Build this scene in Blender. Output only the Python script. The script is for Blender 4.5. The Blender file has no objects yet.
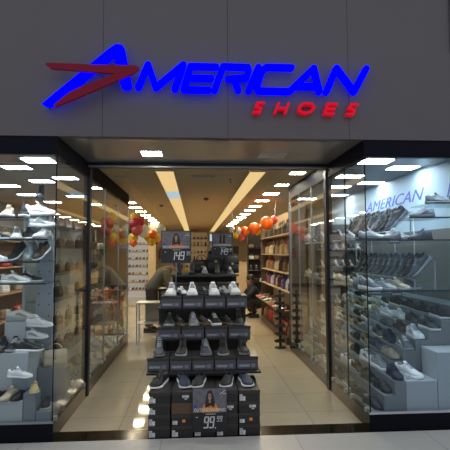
import bpy, math, random
from mathutils import Vector, Matrix, Euler
random.seed(7)
SC = bpy.context.scene
COL = SC.collection
PI = math.pi
def R(d): return math.radians(d)

# ------------------------------------------------------------------ materials
MATS = {}
def mat(name, col, rough=.6, metal=0., emit=None, es=0., noise=0., nscale=30., spec=.5, bump=0., coat=0.):
    if name in MATS: return MATS[name]
    m = bpy.data.materials.new(name); m.use_nodes = True
    nt = m.node_tree; b = nt.nodes['Principled BSDF']
    c = (col[0], col[1], col[2], 1)
    b.inputs['Base Color'].default_value = c
    b.inputs['Roughness'].default_value = rough
    b.inputs['Metallic'].default_value = metal
    b.inputs['Specular IOR Level'].default_value = spec
    b.inputs['Coat Weight'].default_value = coat
    if emit:
        b.inputs['Emission Color'].default_value = (*emit, 1)
        b.inputs['Emission Strength'].default_value = es
    if noise or bump:
        tc = nt.nodes.new('ShaderNodeTexCoord'); n = nt.nodes.new('ShaderNodeTexNoise')
        n.inputs['Scale'].default_value = nscale; n.inputs['Detail'].default_value = 5
        nt.links.new(tc.outputs['Object'], n.inputs['Vector'])
        if noise:
            mx = nt.nodes.new('ShaderNodeMix'); mx.data_type = 'RGBA'
            mx.inputs[6].default_value = tuple(v * (1 - noise) for v in col) + (1,)
            mx.inputs[7].default_value = tuple(min(1, v * (1 + noise)) for v in col) + (1,)
            nt.links.new(n.outputs['Fac'], mx.inputs[0]); nt.links.new(mx.outputs[2], b.inputs['Base Color'])
        if bump:
            bp = nt.nodes.new('ShaderNodeBump'); bp.inputs['Strength'].default_value = bump
            bp.inputs['Distance'].default_value = .004
            nt.links.new(n.outputs['Fac'], bp.inputs['Height']); nt.links.new(bp.outputs['Normal'], b.inputs['Normal'])
    MATS[name] = m
    return m

def tile_mat(name, c1, c2, joint, size, rough, rscale=3., mort=.004, spec=.5, off=(0, 0)):
    m = bpy.data.materials.new(name); m.use_nodes = True
    nt = m.node_tree; b = nt.nodes['Principled BSDF']
    g = nt.nodes.new('ShaderNodeNewGeometry')
    mp = nt.nodes.new('ShaderNodeMapping'); mp.inputs['Location'].default_value = (off[0], off[1], 0)
    br = nt.nodes.new('ShaderNodeTexBrick'); br.offset = 0.0; br.squash = 1.0
    br.inputs['Scale'].default_value = 1.0; br.inputs['Brick Width'].default_value = size
    br.inputs['Row Height'].default_value = size; br.inputs['Mortar Size'].default_value = mort
    br.inputs['Mortar Smooth'].default_value = .1; br.inputs['Bias'].default_value = 0.
    br.inputs['Color1'].default_value = (*c1, 1); br.inputs['Color2'].default_value = (*c2, 1)
    br.inputs['Mortar'].default_value = (*joint, 1)
    n = nt.nodes.new('ShaderNodeTexNoise'); n.inputs['Scale'].default_value = rscale; n.inputs['Detail'].default_value = 6
    mx = nt.nodes.new('ShaderNodeMix'); mx.data_type = 'RGBA'; mx.blend_type = 'MULTIPLY'
    mx.inputs[0].default_value = .35
    cr = nt.nodes.new('ShaderNodeValToRGB'); cr.color_ramp.elements[0].color = (.7, .7, .7, 1); cr.color_ramp.elements[1].color = (1.15, 1.12, 1.1, 1)
    mr = nt.nodes.new('ShaderNodeMapRange'); mr.inputs['To Min'].default_value = rough * .6; mr.inputs['To Max'].default_value = rough * 1.5
    L = nt.links.new
    L(g.outputs['Position'], mp.inputs['Vector']); L(mp.outputs['Vector'], br.inputs['Vector'])
    L(g.outputs['Position'], n.inputs['Vector']); L(n.outputs['Fac'], cr.inputs['Fac'])
    L(br.outputs['Color'], mx.inputs[6]); L(cr.outputs['Color'], mx.inputs[7]); L(mx.outputs[2], b.inputs['Base Color'])
    L(n.outputs['Fac'], mr.inputs['Value']); L(mr.outputs['Result'], b.inputs['Roughness'])
    b.inputs['Specular IOR Level'].default_value = spec
    MATS[name] = m
    return m

def glass_mat(name, tint=(.93, .96, .97), refl=.5, haze=None, hz=0.0):
    m = bpy.data.materials.new(name); m.use_nodes = True
    nt = m.node_tree; nt.nodes.clear()
    o = nt.nodes.new('ShaderNodeOutputMaterial'); t = nt.nodes.new('ShaderNodeBsdfTransparent')
    g = nt.nodes.new('ShaderNodeBsdfGlossy'); f = nt.nodes.new('ShaderNodeLayerWeight'); mx = nt.nodes.new('ShaderNodeMixShader')
    t.inputs['Color'].default_value = (*tint, 1); g.inputs['Roughness'].default_value = .015
    g.inputs['Color'].default_value = (1, 1, 1, 1)
    f.inputs['Blend'].default_value = .5     # facing ratio, then a Schlick curve that is the same from both sides
    p5 = nt.nodes.new('ShaderNodeMath'); p5.operation = 'POWER'; p5.inputs[1].default_value = 5
    ma = nt.nodes.new('ShaderNodeMath'); ma.operation = 'MULTIPLY_ADD'; ma.inputs[1].default_value = refl; ma.inputs[2].default_value = .009
    L = nt.links.new
    L(f.outputs['Facing'], p5.inputs[0]); L(p5.outputs[0], ma.inputs[0])
    L(ma.outputs[0], mx.inputs[0]); L(t.outputs[0], mx.inputs[1]); L(g.outputs[0], mx.inputs[2])
    last = mx.outputs[0]
    if haze:
        d = nt.nodes.new('ShaderNodeBsdfDiffuse'); d.inputs['Color'].default_value = (*haze, 1)
        m2 = nt.nodes.new('ShaderNodeMixShader'); m2.inputs[0].default_value = hz
        L(last, m2.inputs[1]); L(d.outputs[0], m2.inputs[2]); last = m2.outputs[0]
    L(last, o.inputs[0])
    MATS[name] = m
    return m

def emit_mat(name, col, s):
    m = bpy.data.materials.new(name); m.use_nodes = True
    nt = m.node_tree; nt.nodes.clear()
    o = nt.nodes.new('ShaderNodeOutputMaterial'); e = nt.nodes.new('ShaderNodeEmission')
    e.inputs[0].default_value = (*col, 1); e.inputs[1].default_value = s
    nt.links.new(e.outputs[0], o.inputs[0]); MATS[name] = m
    return m

facade = mat('facade_panel', (.088, .080, .090), .55, noise=.06, nscale=2.5)
soffit_m = mat('soffit_paint', (.20, .19, .18), .22, noise=.08, nscale=4)
dark_m = mat('navy_black_laminate', (.006, .007, .013), .55, spec=.06)
frame_m = mat('dark_frame_metal', (.010, .013, .020), .4, spec=.2)
bronze_m = mat('dark_bronze_base', (.026, .020, .014), .22, .1, spec=.3)
alum = mat('aluminium', (.62, .66, .7), .3, .85)
steel = mat('steel_grey', (.3, .32, .34), .35, .7)
white_m = mat('white_laminate', (.42, .45, .48), .4)
riser_m = mat('grey_riser_laminate', (.20, .225, .25), .4)
step_m = mat('step_dark_laminate', (.20, .21, .225), .5)
perf_m = mat('perforated_panel_grey', (.32, .35, .38), .45)
hole_m = mat('hole_black', (.01, .01, .012), .8)
ceil_m = mat('ceiling_paint', (.56, .44, .27), .8, noise=.05, nscale=1.5)
ceil2_m = mat('ceiling_raft_paint', (.48, .37, .23), .8, noise=.05, nscale=1.5)
ceilc_m = mat('ceiling_cool_lit', (.34, .35, .35), .8, noise=.05, nscale=1.5)  # cool light near the windows painted in as a greyer ceiling copy
wall_m = mat('warm_wall_paint', (.50, .41, .28), .8, noise=.06, nscale=2)
wallr_m = mat('cool_wall_paint', (.40, .56, .68), .6, noise=.05, nscale=2)
walld_m = mat('wall_paint_left', (.30, .29, .27), .8, noise=.06, nscale=2)
mall_m = tile_mat('mall_floor_tile', (.50, .495, .47), (.53, .52, .50), (.36, .35, .33), 1.2, .32, 7., .006, .4, (.3, .05))
store_m = tile_mat('store_floor_tile', (.52, .455, .33), (.56, .49, .36), (.30, .25, .18), .62, .045, 5., .004, 1.0, (.1, .2))
thr_m = mat('threshold_granite', (.010, .008, .006), .14, noise=.4, nscale=120, spec=.10)
glass = glass_mat('window_glass', refl=.85)
glassr = glass_mat('window_glass_front_right', (.90, .95, .98), .5, (.40, .55, .75), .012)  # bluish haze painted into this pane as a diffuse share
shelfg = glass_mat('shelf_glass', (.80, .87, .88), .5, (.55, .65, .68), .03)
acry = glass_mat('clear_acrylic', (.86, .90, .92), .4, (.6, .66, .7), .05)
light_w = emit_mat('light_panel_white', (1, .94, .80), 65.)
light_c = emit_mat('light_panel_cool', (.92, .97, 1), 34.)
light_y = emit_mat('light_panel_warm', (1, .83, .56), 75.)
strip_w = emit_mat('light_strip_warm', (1, .70, .30), .85)
strip_b = emit_mat('light_strip_blue', (.55, .72, .80), .8)
blue_l = emit_mat('sign_blue_light', (0.0, 0.0, 1.0), 3.2)
red_l = mat('sign_red_acrylic', (.09, .001, .014), .5, emit=(1, .0, .07), es=.045, spec=.2)
red_l2 = mat('sign_red_lit_letters', (.4, .002, .015), .4, emit=(1, .0, .03), es=.36, spec=.2)
blue_t = mat('blue_vinyl_glow', (.07, .09, .50), .5, emit=(.1, .12, .8), es=.10)  # faint self-glow put into the vinyl colour
black_b = mat('shoe_box_black', (.012, .012, .013), .45)
black_lid = mat('shoe_box_lid_dark', (.028, .024, .022), .4, noise=.3, nscale=40)
grey_b = mat('shoe_box_grey', (.078, .082, .098), .5)
brown_b = mat('cardboard_brown', (.10, .065, .035), .8, noise=.2, nscale=40)
orange_b = mat('shoe_box_orange', (.45, .09, .02), .6)
tag_w = mat('white_card', (.62, .64, .68), .6)
tag_g = mat('grey_card_print', (.16, .17, .2), .6)
tag_o = mat('orange_sticker', (.75, .25, .03), .5)
wood = mat('warm_wood', (.33, .19, .09), .5, noise=.25, nscale=12)
blk = mat('black_matte', (.010, .010, .012), .6)

# ------------------------------------------------------------------ mesh builder
class MB:
    def __init__(s): s.v = []; s.f = []; s.m = []; s.sm = []
    def add(s, vs, fs, mi=0, smooth=False, M=None):
        o = len(s.v)
        for p in vs:
            p = Vector(p)
            if M is not None: p = M @ p
            s.v.append(tuple(p))
        for f in fs:
            s.f.append([i + o for i in f]); s.m.append(mi); s.sm.append(smooth)
        return s
    def box(s, x0, x1, y0, y1, z0, z1, mi=0, M=None, bev=0.0):
        if bev > 0:
            b = bev
            xs = [(x0 + b, y0), (x1 - b, y0), (x1, y0 + b), (x1, y1 - b), (x1 - b, y1), (x0 + b, y1), (x0, y1 - b), (x0, y0 + b)]
            cx, cy = (x0 + x1) / 2, (y0 + y1) / 2
            def ring(z, k): return [(x + (cx - x) * 0 - (b * .7 if x > cx else -b * .7) * k, y - (b * .7 if y > cy else -b * .7) * k, z) for x, y in xs]
            vs = ring(z0, 1) + ring(z0 + b, 0) + ring(z1 - b, 0) + ring(z1, 1)
            fs = [list(range(7, -1, -1)), list(range(24, 32))]
            for r in range(3):
                for i in range(8):
                    j = (i + 1) % 8
                    fs.append([r * 8 + i, r * 8 + j, r * 8 + 8 + j, r * 8 + 8 + i])
            return s.add(vs, fs, mi, False, M)
        vs = [(x0, y0, z0), (x1, y0, z0), (x1, y1, z0), (x0, y1, z0), (x0, y0, z1), (x1, y0, z1), (x1, y1, z1), (x0, y1, z1)]
        fs = [(3, 2, 1, 0), (4, 5, 6, 7), (0, 1, 5, 4), (1, 2, 6, 5), (2, 3, 7, 6), (3, 0, 4, 7)]
        return s.add(vs, fs, mi, False, M)
    def loft(s, rings, mi=0, smooth=True, cap=True, M=None, closed=True):
        n = len(rings[0]); vs = [p for r in rings for p in r]; fs = []
        for k in range(len(rings) - 1):
            for i in range(n if closed else n - 1):
                j = (i + 1) % n
                fs.append([k * n + i, k * n + j, (k + 1) * n + j, (k + 1) * n + i])
        if cap:
            fs.append(list(range(n - 1, -1, -1))); fs.append([(len(rings) - 1) * n + i for i in range(n)])
        return s.add(vs, fs, mi, smooth, M)
    def lathe(s, prof, n=14, mi=0, smooth=True, M=None, cap=True):
        rings = [[(r * math.cos(2 * PI * i / n), r * math.sin(2 * PI * i / n), z) for i in range(n)] for r, z in prof]
        return s.loft(rings, mi, smooth, cap, M)
    def tube(s, pts, r, n=8, mi=0, M=None, smooth=True):
        pts = [Vector(p) for p in pts]
        rr = r if isinstance(r, (list, tuple)) else [r] * len(pts)
        rings = []; up0 = None
        for k, p in enumerate(pts):
            d = (pts[min(k + 1, len(pts) - 1)] - pts[max(k - 1, 0)]).normalized()
            if up0 is None:
                up0 = Vector((0, 0, 1)) if abs(d.z) < .9 else Vector((1, 0, 0))
            a = d.cross(up0).normalized(); b = a.cross(d).normalized(); up0 = b
            rings.append([tuple(p + (a * math.cos(2 * PI * i / n) + b * math.sin(2 * PI * i / n)) * rr[k]) for i in range(n)])
        return s.loft(rings, mi, smooth, True, M)
    def poly(s, pts, y0, y1, mi=0, M=None):           # polygon in XZ, extruded along Y (CCW seen from -Y)
        n = len(pts)
        vs = [(x, y0, z) for x, z in pts] + [(x, y1, z) for x, z in pts]
        fs = [list(range(n)), list(range(2 * n - 1, n - 1, -1))] + [[i, i + n, (i + 1) % n + n, (i + 1) % n] for i in range(n)]
        return s.add(vs, fs, mi, False, M)
    def mesh(s, name, mats):
        me = bpy.data.meshes.new(name); me.from_pydata(s.v, [], s.f)
        for m in mats: me.materials.append(m)
        me.polygons.foreach_set('material_index', s.m); me.polygons.foreach_set('use_smooth', s.sm)
        me.update()
        return me
    def build(s, name, mats, parent=None, loc=None, rot=None):
        if not isinstance(mats, (list, tuple)): mats = [mats]
        return link(name, s.mesh(name, mats), parent, loc, rot)

def link(name, data, parent=None, loc=None, rot=None):
    o = bpy.data.objects.new(name, data); COL.objects.link(o)
    if parent is not None: o.parent = parent
    if loc is not None: o.location = loc
    if rot is not None: o.rotation_euler = rot
    return o
def tag(o, label=None, cat=None, group=None, kind=None):
    if label: o['label'] = label
    if cat: o['category'] = cat
    if group: o['group'] = group
    if kind: o['kind'] = kind
    return o
def thing(name, label, cat, loc=(0, 0, 0), rot=(0, 0, 0), group=None):
    return tag(link(name, None, None, loc, rot), label, cat, group)
def struct(name, mb, mats): return tag(mb.build(name, mats), kind='structure')
ORD = ['first', 'second', 'third', 'fourth', 'fifth', 'sixth', 'seventh', 'eighth', 'ninth', 'tenth', 'eleventh', 'twelfth', 'thirteenth', 'fourteenth']

def text_mesh(txt, size, ext=.001, shear=0., space=1.):
    cu = bpy.data.curves.new('t', 'FONT'); cu.body = txt; cu.size = size; cu.extrude = ext; cu.shear = shear
    cu.align_x = 'CENTER'; cu.space_character = space; cu.resolution_u = 3
    ob = bpy.data.objects.new('t', cu); COL.objects.link(ob)
    dg = bpy.context.evaluated_depsgraph_get()
    me = bpy.data.meshes.new_from_object(ob.evaluated_get(dg))
    bpy.data.objects.remove(ob); bpy.data.curves.remove(cu)
    return me

def interp(tab, t):
    for (a, va), (b, vb) in zip(tab, tab[1:]):
        if t <= b:
            u = (t - a) / (b - a) if b > a else 0
            u = u * u * (3 - 2 * u) * .5 + u * .5
            return va + (vb - va) * u
    return tab[-1][1]

# ------------------------------------------------------------------ shoes
# local frame: toe towards +X, sole on z = 0, origin under the middle of the shoe
WID = [(0, .012), (.025, .024), (.1, .033), (.28, .034), (.5, .036), (.7, .047), (.84, .045), (.93, .033), (.98, .018), (1, .006)]
KIND = {  # collar height, opening end, crown table, sole table, sole flare, laces
    'sneaker': dict(hc=.088, to=.40, zt=[(0, .086), (.06, .094), (.2, .078), (.33, .086), (.42, .097), (.6, .072), (.78, .052), (.92, .044), (1, .030)], so=[(0, .030), (.4, .024), (.8, .020), (1, .022)], fl=1.10, laces=5),
    'runner': dict(hc=.092, to=.40, zt=[(0, .096), (.05, .106), (.2, .086), (.33, .094), (.42, .106), (.6, .078), (.78, .058), (.92, .050), (1, .036)], so=[(0, .046), (.15, .042), (.5, .032), (.8, .026), (1, .034)], fl=1.18, laces=5),
    'high_top': dict(hc=.14, to=.36, zt=[(0, .135), (.08, .150), (.2, .142), (.30, .148), (.38, .142), (.5, .096), (.65, .066), (.8, .054), (.92, .046), (1, .032)], so=[(0, .030), (.5, .026), (1, .024)], fl=1.12, laces=7),
    'slip_on': dict(hc=.07, to=.50, zt=[(0, .066), (.05, .072), (.25, .056), (.4, .062), (.52, .074), (.65, .058), (.8, .046), (.92, .040), (1, .028)], so=[(0, .026), (1, .020)], fl=1.10, laces=0),
    'loafer': dict(hc=.07, to=.44, zt=[(0, .070), (.05, .076), (.25, .060), (.38, .070), (.46, .084), (.6, .066), (.8, .048), (.92, .040), (1, .026)], so=[(0, .028), (.25, .026), (.3, .014), (1, .014)], fl=1.05, laces=0),
    'ankle_boot': dict(hc=.19, to=.34, zt=[(0, .185), (.1, .195), (.2, .194), (.28, .192), (.34, .180), (.44, .115), (.6, .070), (.8, .052), (.92, .044), (1, .030)], so=[(0, .036), (.25, .034), (.32, .020), (1, .018)], fl=1.10, laces=0),
}
def shoe_parts(kind, L=.28, lace_n=None):
    K = KIND[kind]; n = 20; ts = [0, .03, .08] + [.08 + .86 * i / (n - 1) for i in range(1, n)] + [.975, 1]
    rings = []; cav = []
    for t in ts:
        w = interp(WID, t) * .98; zb = interp(K['so'], t) - .004; zt = interp(K['zt'], t); H = zt - zb
        x = (t - .5) * L; yo = .006 * math.sin(PI * t)
        op = .05 < t < K['to']
        if op:
            wt = w * .74
            zc = zb + .016
            pr = [(-w, zb), (-w * 1.05, zb + .35 * H), (-w * .93, zb + .72 * H), (-wt, zt), (-wt * .82, zt - .002), (-wt * .7, zt - .3 * (zt - zc)), (-wt * .6, zc), (0, zc)]
        else:
            q = .80 if t < .7 else .9
            pr = [(-w, zb), (-w * 1.04, zb + .35 * H), (-w * q * 1.06, zb + .66 * H), (-w * .74, zb + .84 * H), (-w * .56, zb + .93 * H), (-w * .38, zb + .975 * H), (-w * .18, zt), (0, zt)]
        full = pr + [(-a, b) for a, b in pr[-2::-1]]
        rings.append([(x, a + yo, b) for a, b in full]); cav.append(op)
    m = MB(); nn = len(rings[0])
    vs = [p for r in rings for p in r]; fo = []; fi = []
    for k in range(len(rings) - 1):
        for i in range(nn):
            j = (i + 1) % nn
            f = [k * nn + i, k * nn + j, (k + 1) * nn + j, (k + 1) * nn + i]
            (fi if (cav[k] or cav[k + 1]) and 4 <= i <= nn - 6 and cav[k] else fo).append(f)
    fo.append(list(range(nn))[::-1]); fo.append([(len(rings) - 1) * nn + i for i in range(nn)])
    m.v = [tuple(p) for p in vs]
    for f in fo: m.f.append(f); m.m.append(0); m.sm.append(True)
    for f in fi: m.f.append(f); m.m.append(1); m.sm.append(True)
    s = MB(); sr = []
    for t in ts:
        w = interp(WID, t) * K['fl']; zt = interp(K['so'], t); x = (t - .5) * L * 1.03; yo = .006 * math.sin(PI * t)
        sp = .010 * max(0, (t - .78) / .22) ** 2 + .004 * max(0, (.08 - t) / .08)
        sr.append([(x, -w * .92 + yo, sp), (x, -w + yo, sp + .004), (x, -w * 1.02 + yo, (sp + zt) / 2), (x, -w * .98 + yo, zt), (x, w * .98 + yo, zt), (x, w * 1.02 + yo, (sp + zt) / 2), (x, w + yo, sp + .004), (x, w * .92 + yo, sp)])
    s.loft(sr, 0, True)
    parts = {'upper': m, 'sole': s}
    def crown(t, v):  # point on the crown a little above it
        w = interp(WID, t) * .98; zb = interp(K['so'], t); zt = interp(K['zt'], t)
        return ((t - .5) * L, w * v + .006 * math.sin(PI * t), zt - (zt - zb) * .22 * abs(v) ** 2.2 + .0035)
    nl = K['laces'] if lace_n is None else lace_n
    if nl:
        l = MB()
        for i in range(nl):
            t = K['to'] + .015 + i * (.27 / nl)
            l.tube([crown(t, -.55), crown(t + .004, -.25), crown(t + .008, 0), crown(t + .004, .25), crown(t, .55)], .0042, 5)
        parts['laces'] = l
        g = MB(); t0 = K['to'] - .05; zt = interp(K['zt'], K['to'] + .02)
        x = (K['to'] - .5) * L
        g.loft([[(x + .012, -.019, zt - .012), (x + .012, .021, zt - .012), (x + .016, .021, zt - .008), (x + .016, -.019, zt - .008)],
                [(x - .006, -.021, zt + .006), (x - .006, .023, zt + .006), (x, .023, zt + .009), (x, -.021, zt + .009)],
                [(x - .018, -.017, zt + .022), (x - .018, .019, zt + .022), (x - .013, .019, zt + .024), (x - .013, -.017, zt + .024)]], 0, True)
        parts['tongue'] = g
    if kind in ('runner', 'sneaker'):
        a = MB()
        for sg in (-1, 1):
            q = []
            for t, h0, h1 in ((.30, .30, .62), (.42, .22, .60), (.56, .16, .52), (.68, .14, .34)):
                w = interp(WID, t); zb = interp(K['so'], t); zt = interp(K['zt'], t); H = zt - zb; yo = .006 * math.sin(PI * t)
                x = (t - .5) * L
                q.append([(x, sg * (w * 1.045 + .0012) + yo, zb + h0 * H), (x, sg * (w * (1.10 - .22 * h1) + .002) + yo, zb + h1 * H)])
            vs = [p for pr in q for p in pr]; fs = [[2 * i, 2 * i + 2, 2 * i + 3, 2 * i + 1] if sg < 0 else [2 * i, 2 * i + 1, 2 * i + 3, 2 * i + 2] for i in range(3)]
            a.add(vs, fs, 0, True)
        parts['side_panel'] = a
    tg = MB()
    tg.box(-.02, .02, -.001, .001, 0, .026, 0); tg.box(-.014, .014, -.0016, -.001, .006, .011, 1); tg.box(-.010, .012, -.0016, -.001, .014, .020, 1)
    parts['price_tag'] = tg
    return parts
SHM = {}
PALETTE = {
    'white': (.84, .85, .86), 'off-white': (.72, .69, .62), 'cream': (.62, .53, .38), 'grey': (.16, .17, .19), 'light grey': (.33, .35, .37),
    'black': (.009, .009, .011), 'navy': (.012, .02, .05), 'brown': (.06, .035, .02), 'tan': (.26, .17, .09), 'beige': (.38, .31, .22),
    'red': (.42, .02, .02), 'olive': (.06, .06, .035), 'gold': (.5, .38, .16), 'pink': (.5, .08, .2), 'dark grey': (.055, .058, .065),
    'blue': (.05, .12, .4), 'purple': (.2, .04, .3), 'slate': (.045, .055, .075), 'orange': (.75, .13, .01), 'silver': (.42, .45, .48)}
def pm(c, r=.55): return mat('material_' + c.replace(' ', '_'), PALETTE[c], r, noise=.08, nscale=60)
def shoe(kind, up, sole, lace, loc, rz, label, tilt=0., group=None, tagged=False, single=False, acc=None, scale=1., cat=None):
    """one shoe: an Empty with its parts (or one mesh when it is only a few pixels big)"""
    nm = {'runner': 'running_shoe', 'sneaker': 'sneaker', 'high_top': 'high_top_sneaker', 'slip_on': 'slip_on_shoe', 'loafer': 'loafer', 'ankle_boot': 'ankle_boot'}[kind]
    acc = acc or lace
    rot = (0, R(tilt), R(rz))
    cat = cat or 'shoe'
    if tilt:   # keep the lowest point of the tilted shoe where loc says the stand is
        pass
    if single:
        key = ('one', kind, up, sole, lace)
        if key not in SHM:
            p = shoe_parts(kind, lace_n=None if KIND[kind]['laces'] == 0 else 3); m = MB(); idx = {'upper': 0, 'sole': 2, 'laces': 3, 'tongue': 3, 'side_panel': 4}
            for k, q in p.items():
                if k == 'price_tag': continue
                o = len(m.v); m.v += q.v
                for f, mi, sm in zip(q.f, q.m, q.sm): m.f.append([i + o for i in f]); m.m.append(idx[k] + (mi if k == 'upper' else 0)); m.sm.append(sm)
            SHM[key] = m.mesh(nm, [pm(up), blk, pm(sole), pm(lace), pm(acc)])
        o = link(nm, SHM[key], None, loc, rot); o.scale = (scale,) * 3
        return tag(o, label, cat, group)
    if kind not in SHM: SHM[kind] = shoe_parts(kind)
    root = thing(nm, label, cat, loc, rot, group); root.scale = (scale,) * 3
    for k, q in SHM[kind].items():
        if k == 'price_tag':
            if tagged:
                if 'tagmesh' not in SHM: SHM['tagmesh'] = q.mesh('price_tag', [tag_w, tag_g])
                tp = link('price_tag', SHM['tagmesh'], root, (-.10, 0, KIND[kind]['hc'] - .012)); tp.rotation_euler = (0, 0, R(-rz)); tp['label'] = 'white price tag'
            continue
        c = {'upper': up, 'sole': sole, 'laces': lace, 'tongue': up, 'side_panel': acc}[k]
        key = (kind, k, c)
        if key not in SHM:
            SHM[key] = q.mesh(k, [pm(c), blk] if k == 'upper' else [pm(c)])
        o = link(k, SHM[key], root)
        if k == 'sole' and sole != up: o['label'] = sole + ' sole'
    return root

# ------------------------------------------------------------------ handbags
def bag_meshes(style):
    b = MB(); n = 14
    W, D, H = {'tote': (.15, .055, .24), 'satchel': (.14, .06, .18), 'bucket': (.11, .08, .20), 'backpack': (.13, .08, .32)}[style]
    def ring(z, w, d): 
        out = []
        for i in range(n):
            a = 2 * PI * i / n; c, s = math.cos(a), math.sin(a)
            out.append((w * math.copysign(abs(c) ** .45, c), d * math.copysign(abs(s) ** .55, s), z))
        return out
    prof = [(0, .90, .85), (.03, 1, 1), (.3, 1, 1), (.6, .95, .85), (.85, .90 if style != 'backpack' else .8, .55), (1, .86 if style != 'backpack' else .6, .30)]
    b.loft([ring(H * z, W * w, D * d) for z, w, d in prof], 0, True)
    h = MB(); 
    for sg in ((-1, 1) if style == 'tote' else (0,)):
        pts = []
        for i in range(9):
            a = PI * i / 8; pts.append((-W * .55 * math.cos(a), sg * D * .3, H * .96 + (.13 if style == 'tote' else .08) * math.sin(a)))
        h.tube(pts, .006, 6)
    f = MB(); f.loft([ring(H * .99, W * .92, D * .45), ring(H * .80, W * .97, D * .80), ring(H * .52, W * .99, D * 1.02), ring(H * .50, W * .97, D * .98)], 0, True)
    c = MB(); c.box(-.018, .018, -D * 1.10, -D * .9, H * .46, H * .56, 0, bev=.003)
    return dict(bag_body=b, handle=h, flap=f, clasp=c)
BGM = {}
def handbag(style, col, loc, rz, label, group=None, single=False, scale=1.):
    if style not in BGM: BGM[style] = bag_meshes(style)
    nm = 'backpack' if style == 'backpack' else 'handbag'
    if single:
        key = ('one', style, col)
        if key not in BGM:
            m = MB()
            for k, q in BGM[style].items():
                o = len(m.v); m.v += q.v
                for f, sm in zip(q.f, q.sm): m.f.append([i + o for i in f]); m.m.append(1 if k in ('clasp',) else 0); m.sm.append(sm)
            BGM[key] = m.mesh(nm, [pm(col, .4), pm('gold', .3)])
        o = link(nm, BGM[key], None, loc, (0, 0, R(rz))); o.scale = (scale,) * 3
        return tag(o, label, nm, group)
    root = thing(nm, label, nm, loc, (0, 0, R(rz)), group); root.scale = (scale,) * 3
    fl = None
    for k, q in BGM[style].items():
        c = 'gold' if k == 'clasp' else col; key = (style, k, c)
        if key not in BGM: BGM[key] = q.mesh(k, [pm(c, .4)])
        o = link(k, BGM[key], fl if k == 'clasp' else root)
        if k == 'flap': fl = o
    return root

# ================================================================== THE SHELL
D = 4.21; XL = -1.262; XR = 1.612; ZS = 2.728; ZC = 2.76; YT = 5.5
struct('floor', MB().box(-5, 5, -2.5, 4.18, -.1, 0), mall_m)
struct('floor_store', MB().box(-4.2, 4.2, 4.41, 22.8, -.1, 0), store_m)
struct('trim_1', MB().box(-4.2, 4.2, 4.18, 4.41, -.1, 0.0), thr_m)
# facade panels with narrow shadow joints
xs = [-4.33, -3.19, -2.024, -.859, .307, 1.472, 2.50, 3.66, 4.8]
for i, (a, b) in enumerate(zip(xs, xs[1:])):
    struct('wall_facade' if i == 0 else 'wall_facade', MB().box(a + .0016, b - .0016, 4.2, 4.30, ZS, 4.6), facade)
struct('trim_2', MB().box(-4.33, 4.8, 4.235, 4.34, ZS + .02, 4.6), hole_m)
struct('trim_3', MB().box(2.515, 2.60, 4.17, 4.199, 3.62, 4.6), dark_m)
struct('ceiling_soffit', MB().box(-4.33, 4.8, 4.30, YT - .06, ZS, ZS + .06), soffit_m)
struct('trim_4', MB().box(XL, XR, YT - .06, YT + .05, ZS - .045, ZS + .06, 0).box(XL, XR, YT - .10, YT - .085, ZS - .03, ZS, 0), frame_m)
struct('trim_5', MB().box(XL, XR, YT - .085, YT - .06, ZS - .055, ZS - .035), steel)
struct('ceiling', MB().box(-1.25, 1.6, YT + .05, 22.8, ZC, ZC + .1).box(-4.2, -1.25, 9.5, 22.8, ZC, ZC + .1).box(1.6, 4.2, 9.5, 22.8, ZC, ZC + .1), ceil_m)
struct('ceiling_window_left', MB().box(-4.2, -1.25, YT - .06, 9.5, ZC, ZC + .1), ceilc_m)
struct('ceiling_window_right', MB().box(1.6, 4.2, YT - .06, 9.5, ZC, ZC + .1), ceilc_m)
struct('ceiling_raft', MB().box(-.98, 1.15, YT + .35, 22.8, ZC - .03, ZC), ceil2_m)
struct('wall_back', MB().box(-4.2, 4.2, 22.75, 22.9, 0, ZC), wall_m)
struct('wall_left', MB().box(-4.3, -4.15, 4.3, 22.8, 0, ZC), walld_m)
struct('wall_right', MB().box(3.0, 3.15, 4.36, 13.6, 0, ZC), wallr_m)
struct('wall_right_rear', MB().box(3.0, 3.15, 13.6, 22.8, 0, ZC), wall_m)
struct('wall_front_left', MB().box(-4.33, -3.3, 4.2, 4.32, 0, ZS), facade)
struct('wall_front_right', MB().box(3.05, 4.8, 4.2, 4.32, 0, ZS), facade)
struct('trim_6', MB().box(2.975, 3.0, 4.36, 13.6, 0, 1.93), mat('grey_wall_panel', (.15, .15, .145), .5, noise=.1, nscale=3))
struct('baseboard_back', MB().box(-4.15, 3.0, 22.72, 22.75, 0, .1), bronze_m)

# ------------------------------------------------------------------ ceiling lights
def panel(x, y, z, w, d, label, m=light_w, group=None, lit=True):
    t = thing('ceiling_light', label, 'ceiling light', (x, y, z), group=group)
    f = MB()
    for a in ((-w / 2 - .015, w / 2 + .015, -d / 2 - .015, -d / 2), (-w / 2 - .015, w / 2 + .015, d / 2, d / 2 + .015), (-w / 2 - .015, -w / 2, -d / 2, d / 2), (w / 2, w / 2 + .015, -d / 2, d / 2)):
        f.box(a[0], a[1], a[2], a[3], -.008, 0)
    f.build('frame', white_m, t)
    MB().box(-w / 2, w / 2, -d / 2, d / 2, -.006, 0).build('diffuser', m, t)
for k in range(8):
    panel(-1.45, 10.0 + k * 1.09, ZC, .27, .27, f'square white ceiling light, {ORD[k]} from the entrance in the row left of the strips', m=light_y, group='left row of square ceiling lights')
for k in range(12):
    panel(1.42, 6.2 + k * 1.12, ZC, .20 if k < 2 else .27, .20 if k < 2 else .27, f'square white ceiling light, {ORD[k]} from the entrance in the row right of the strips', m=light_w if k < 2 else light_y, group='right row of square ceiling lights')
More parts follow.
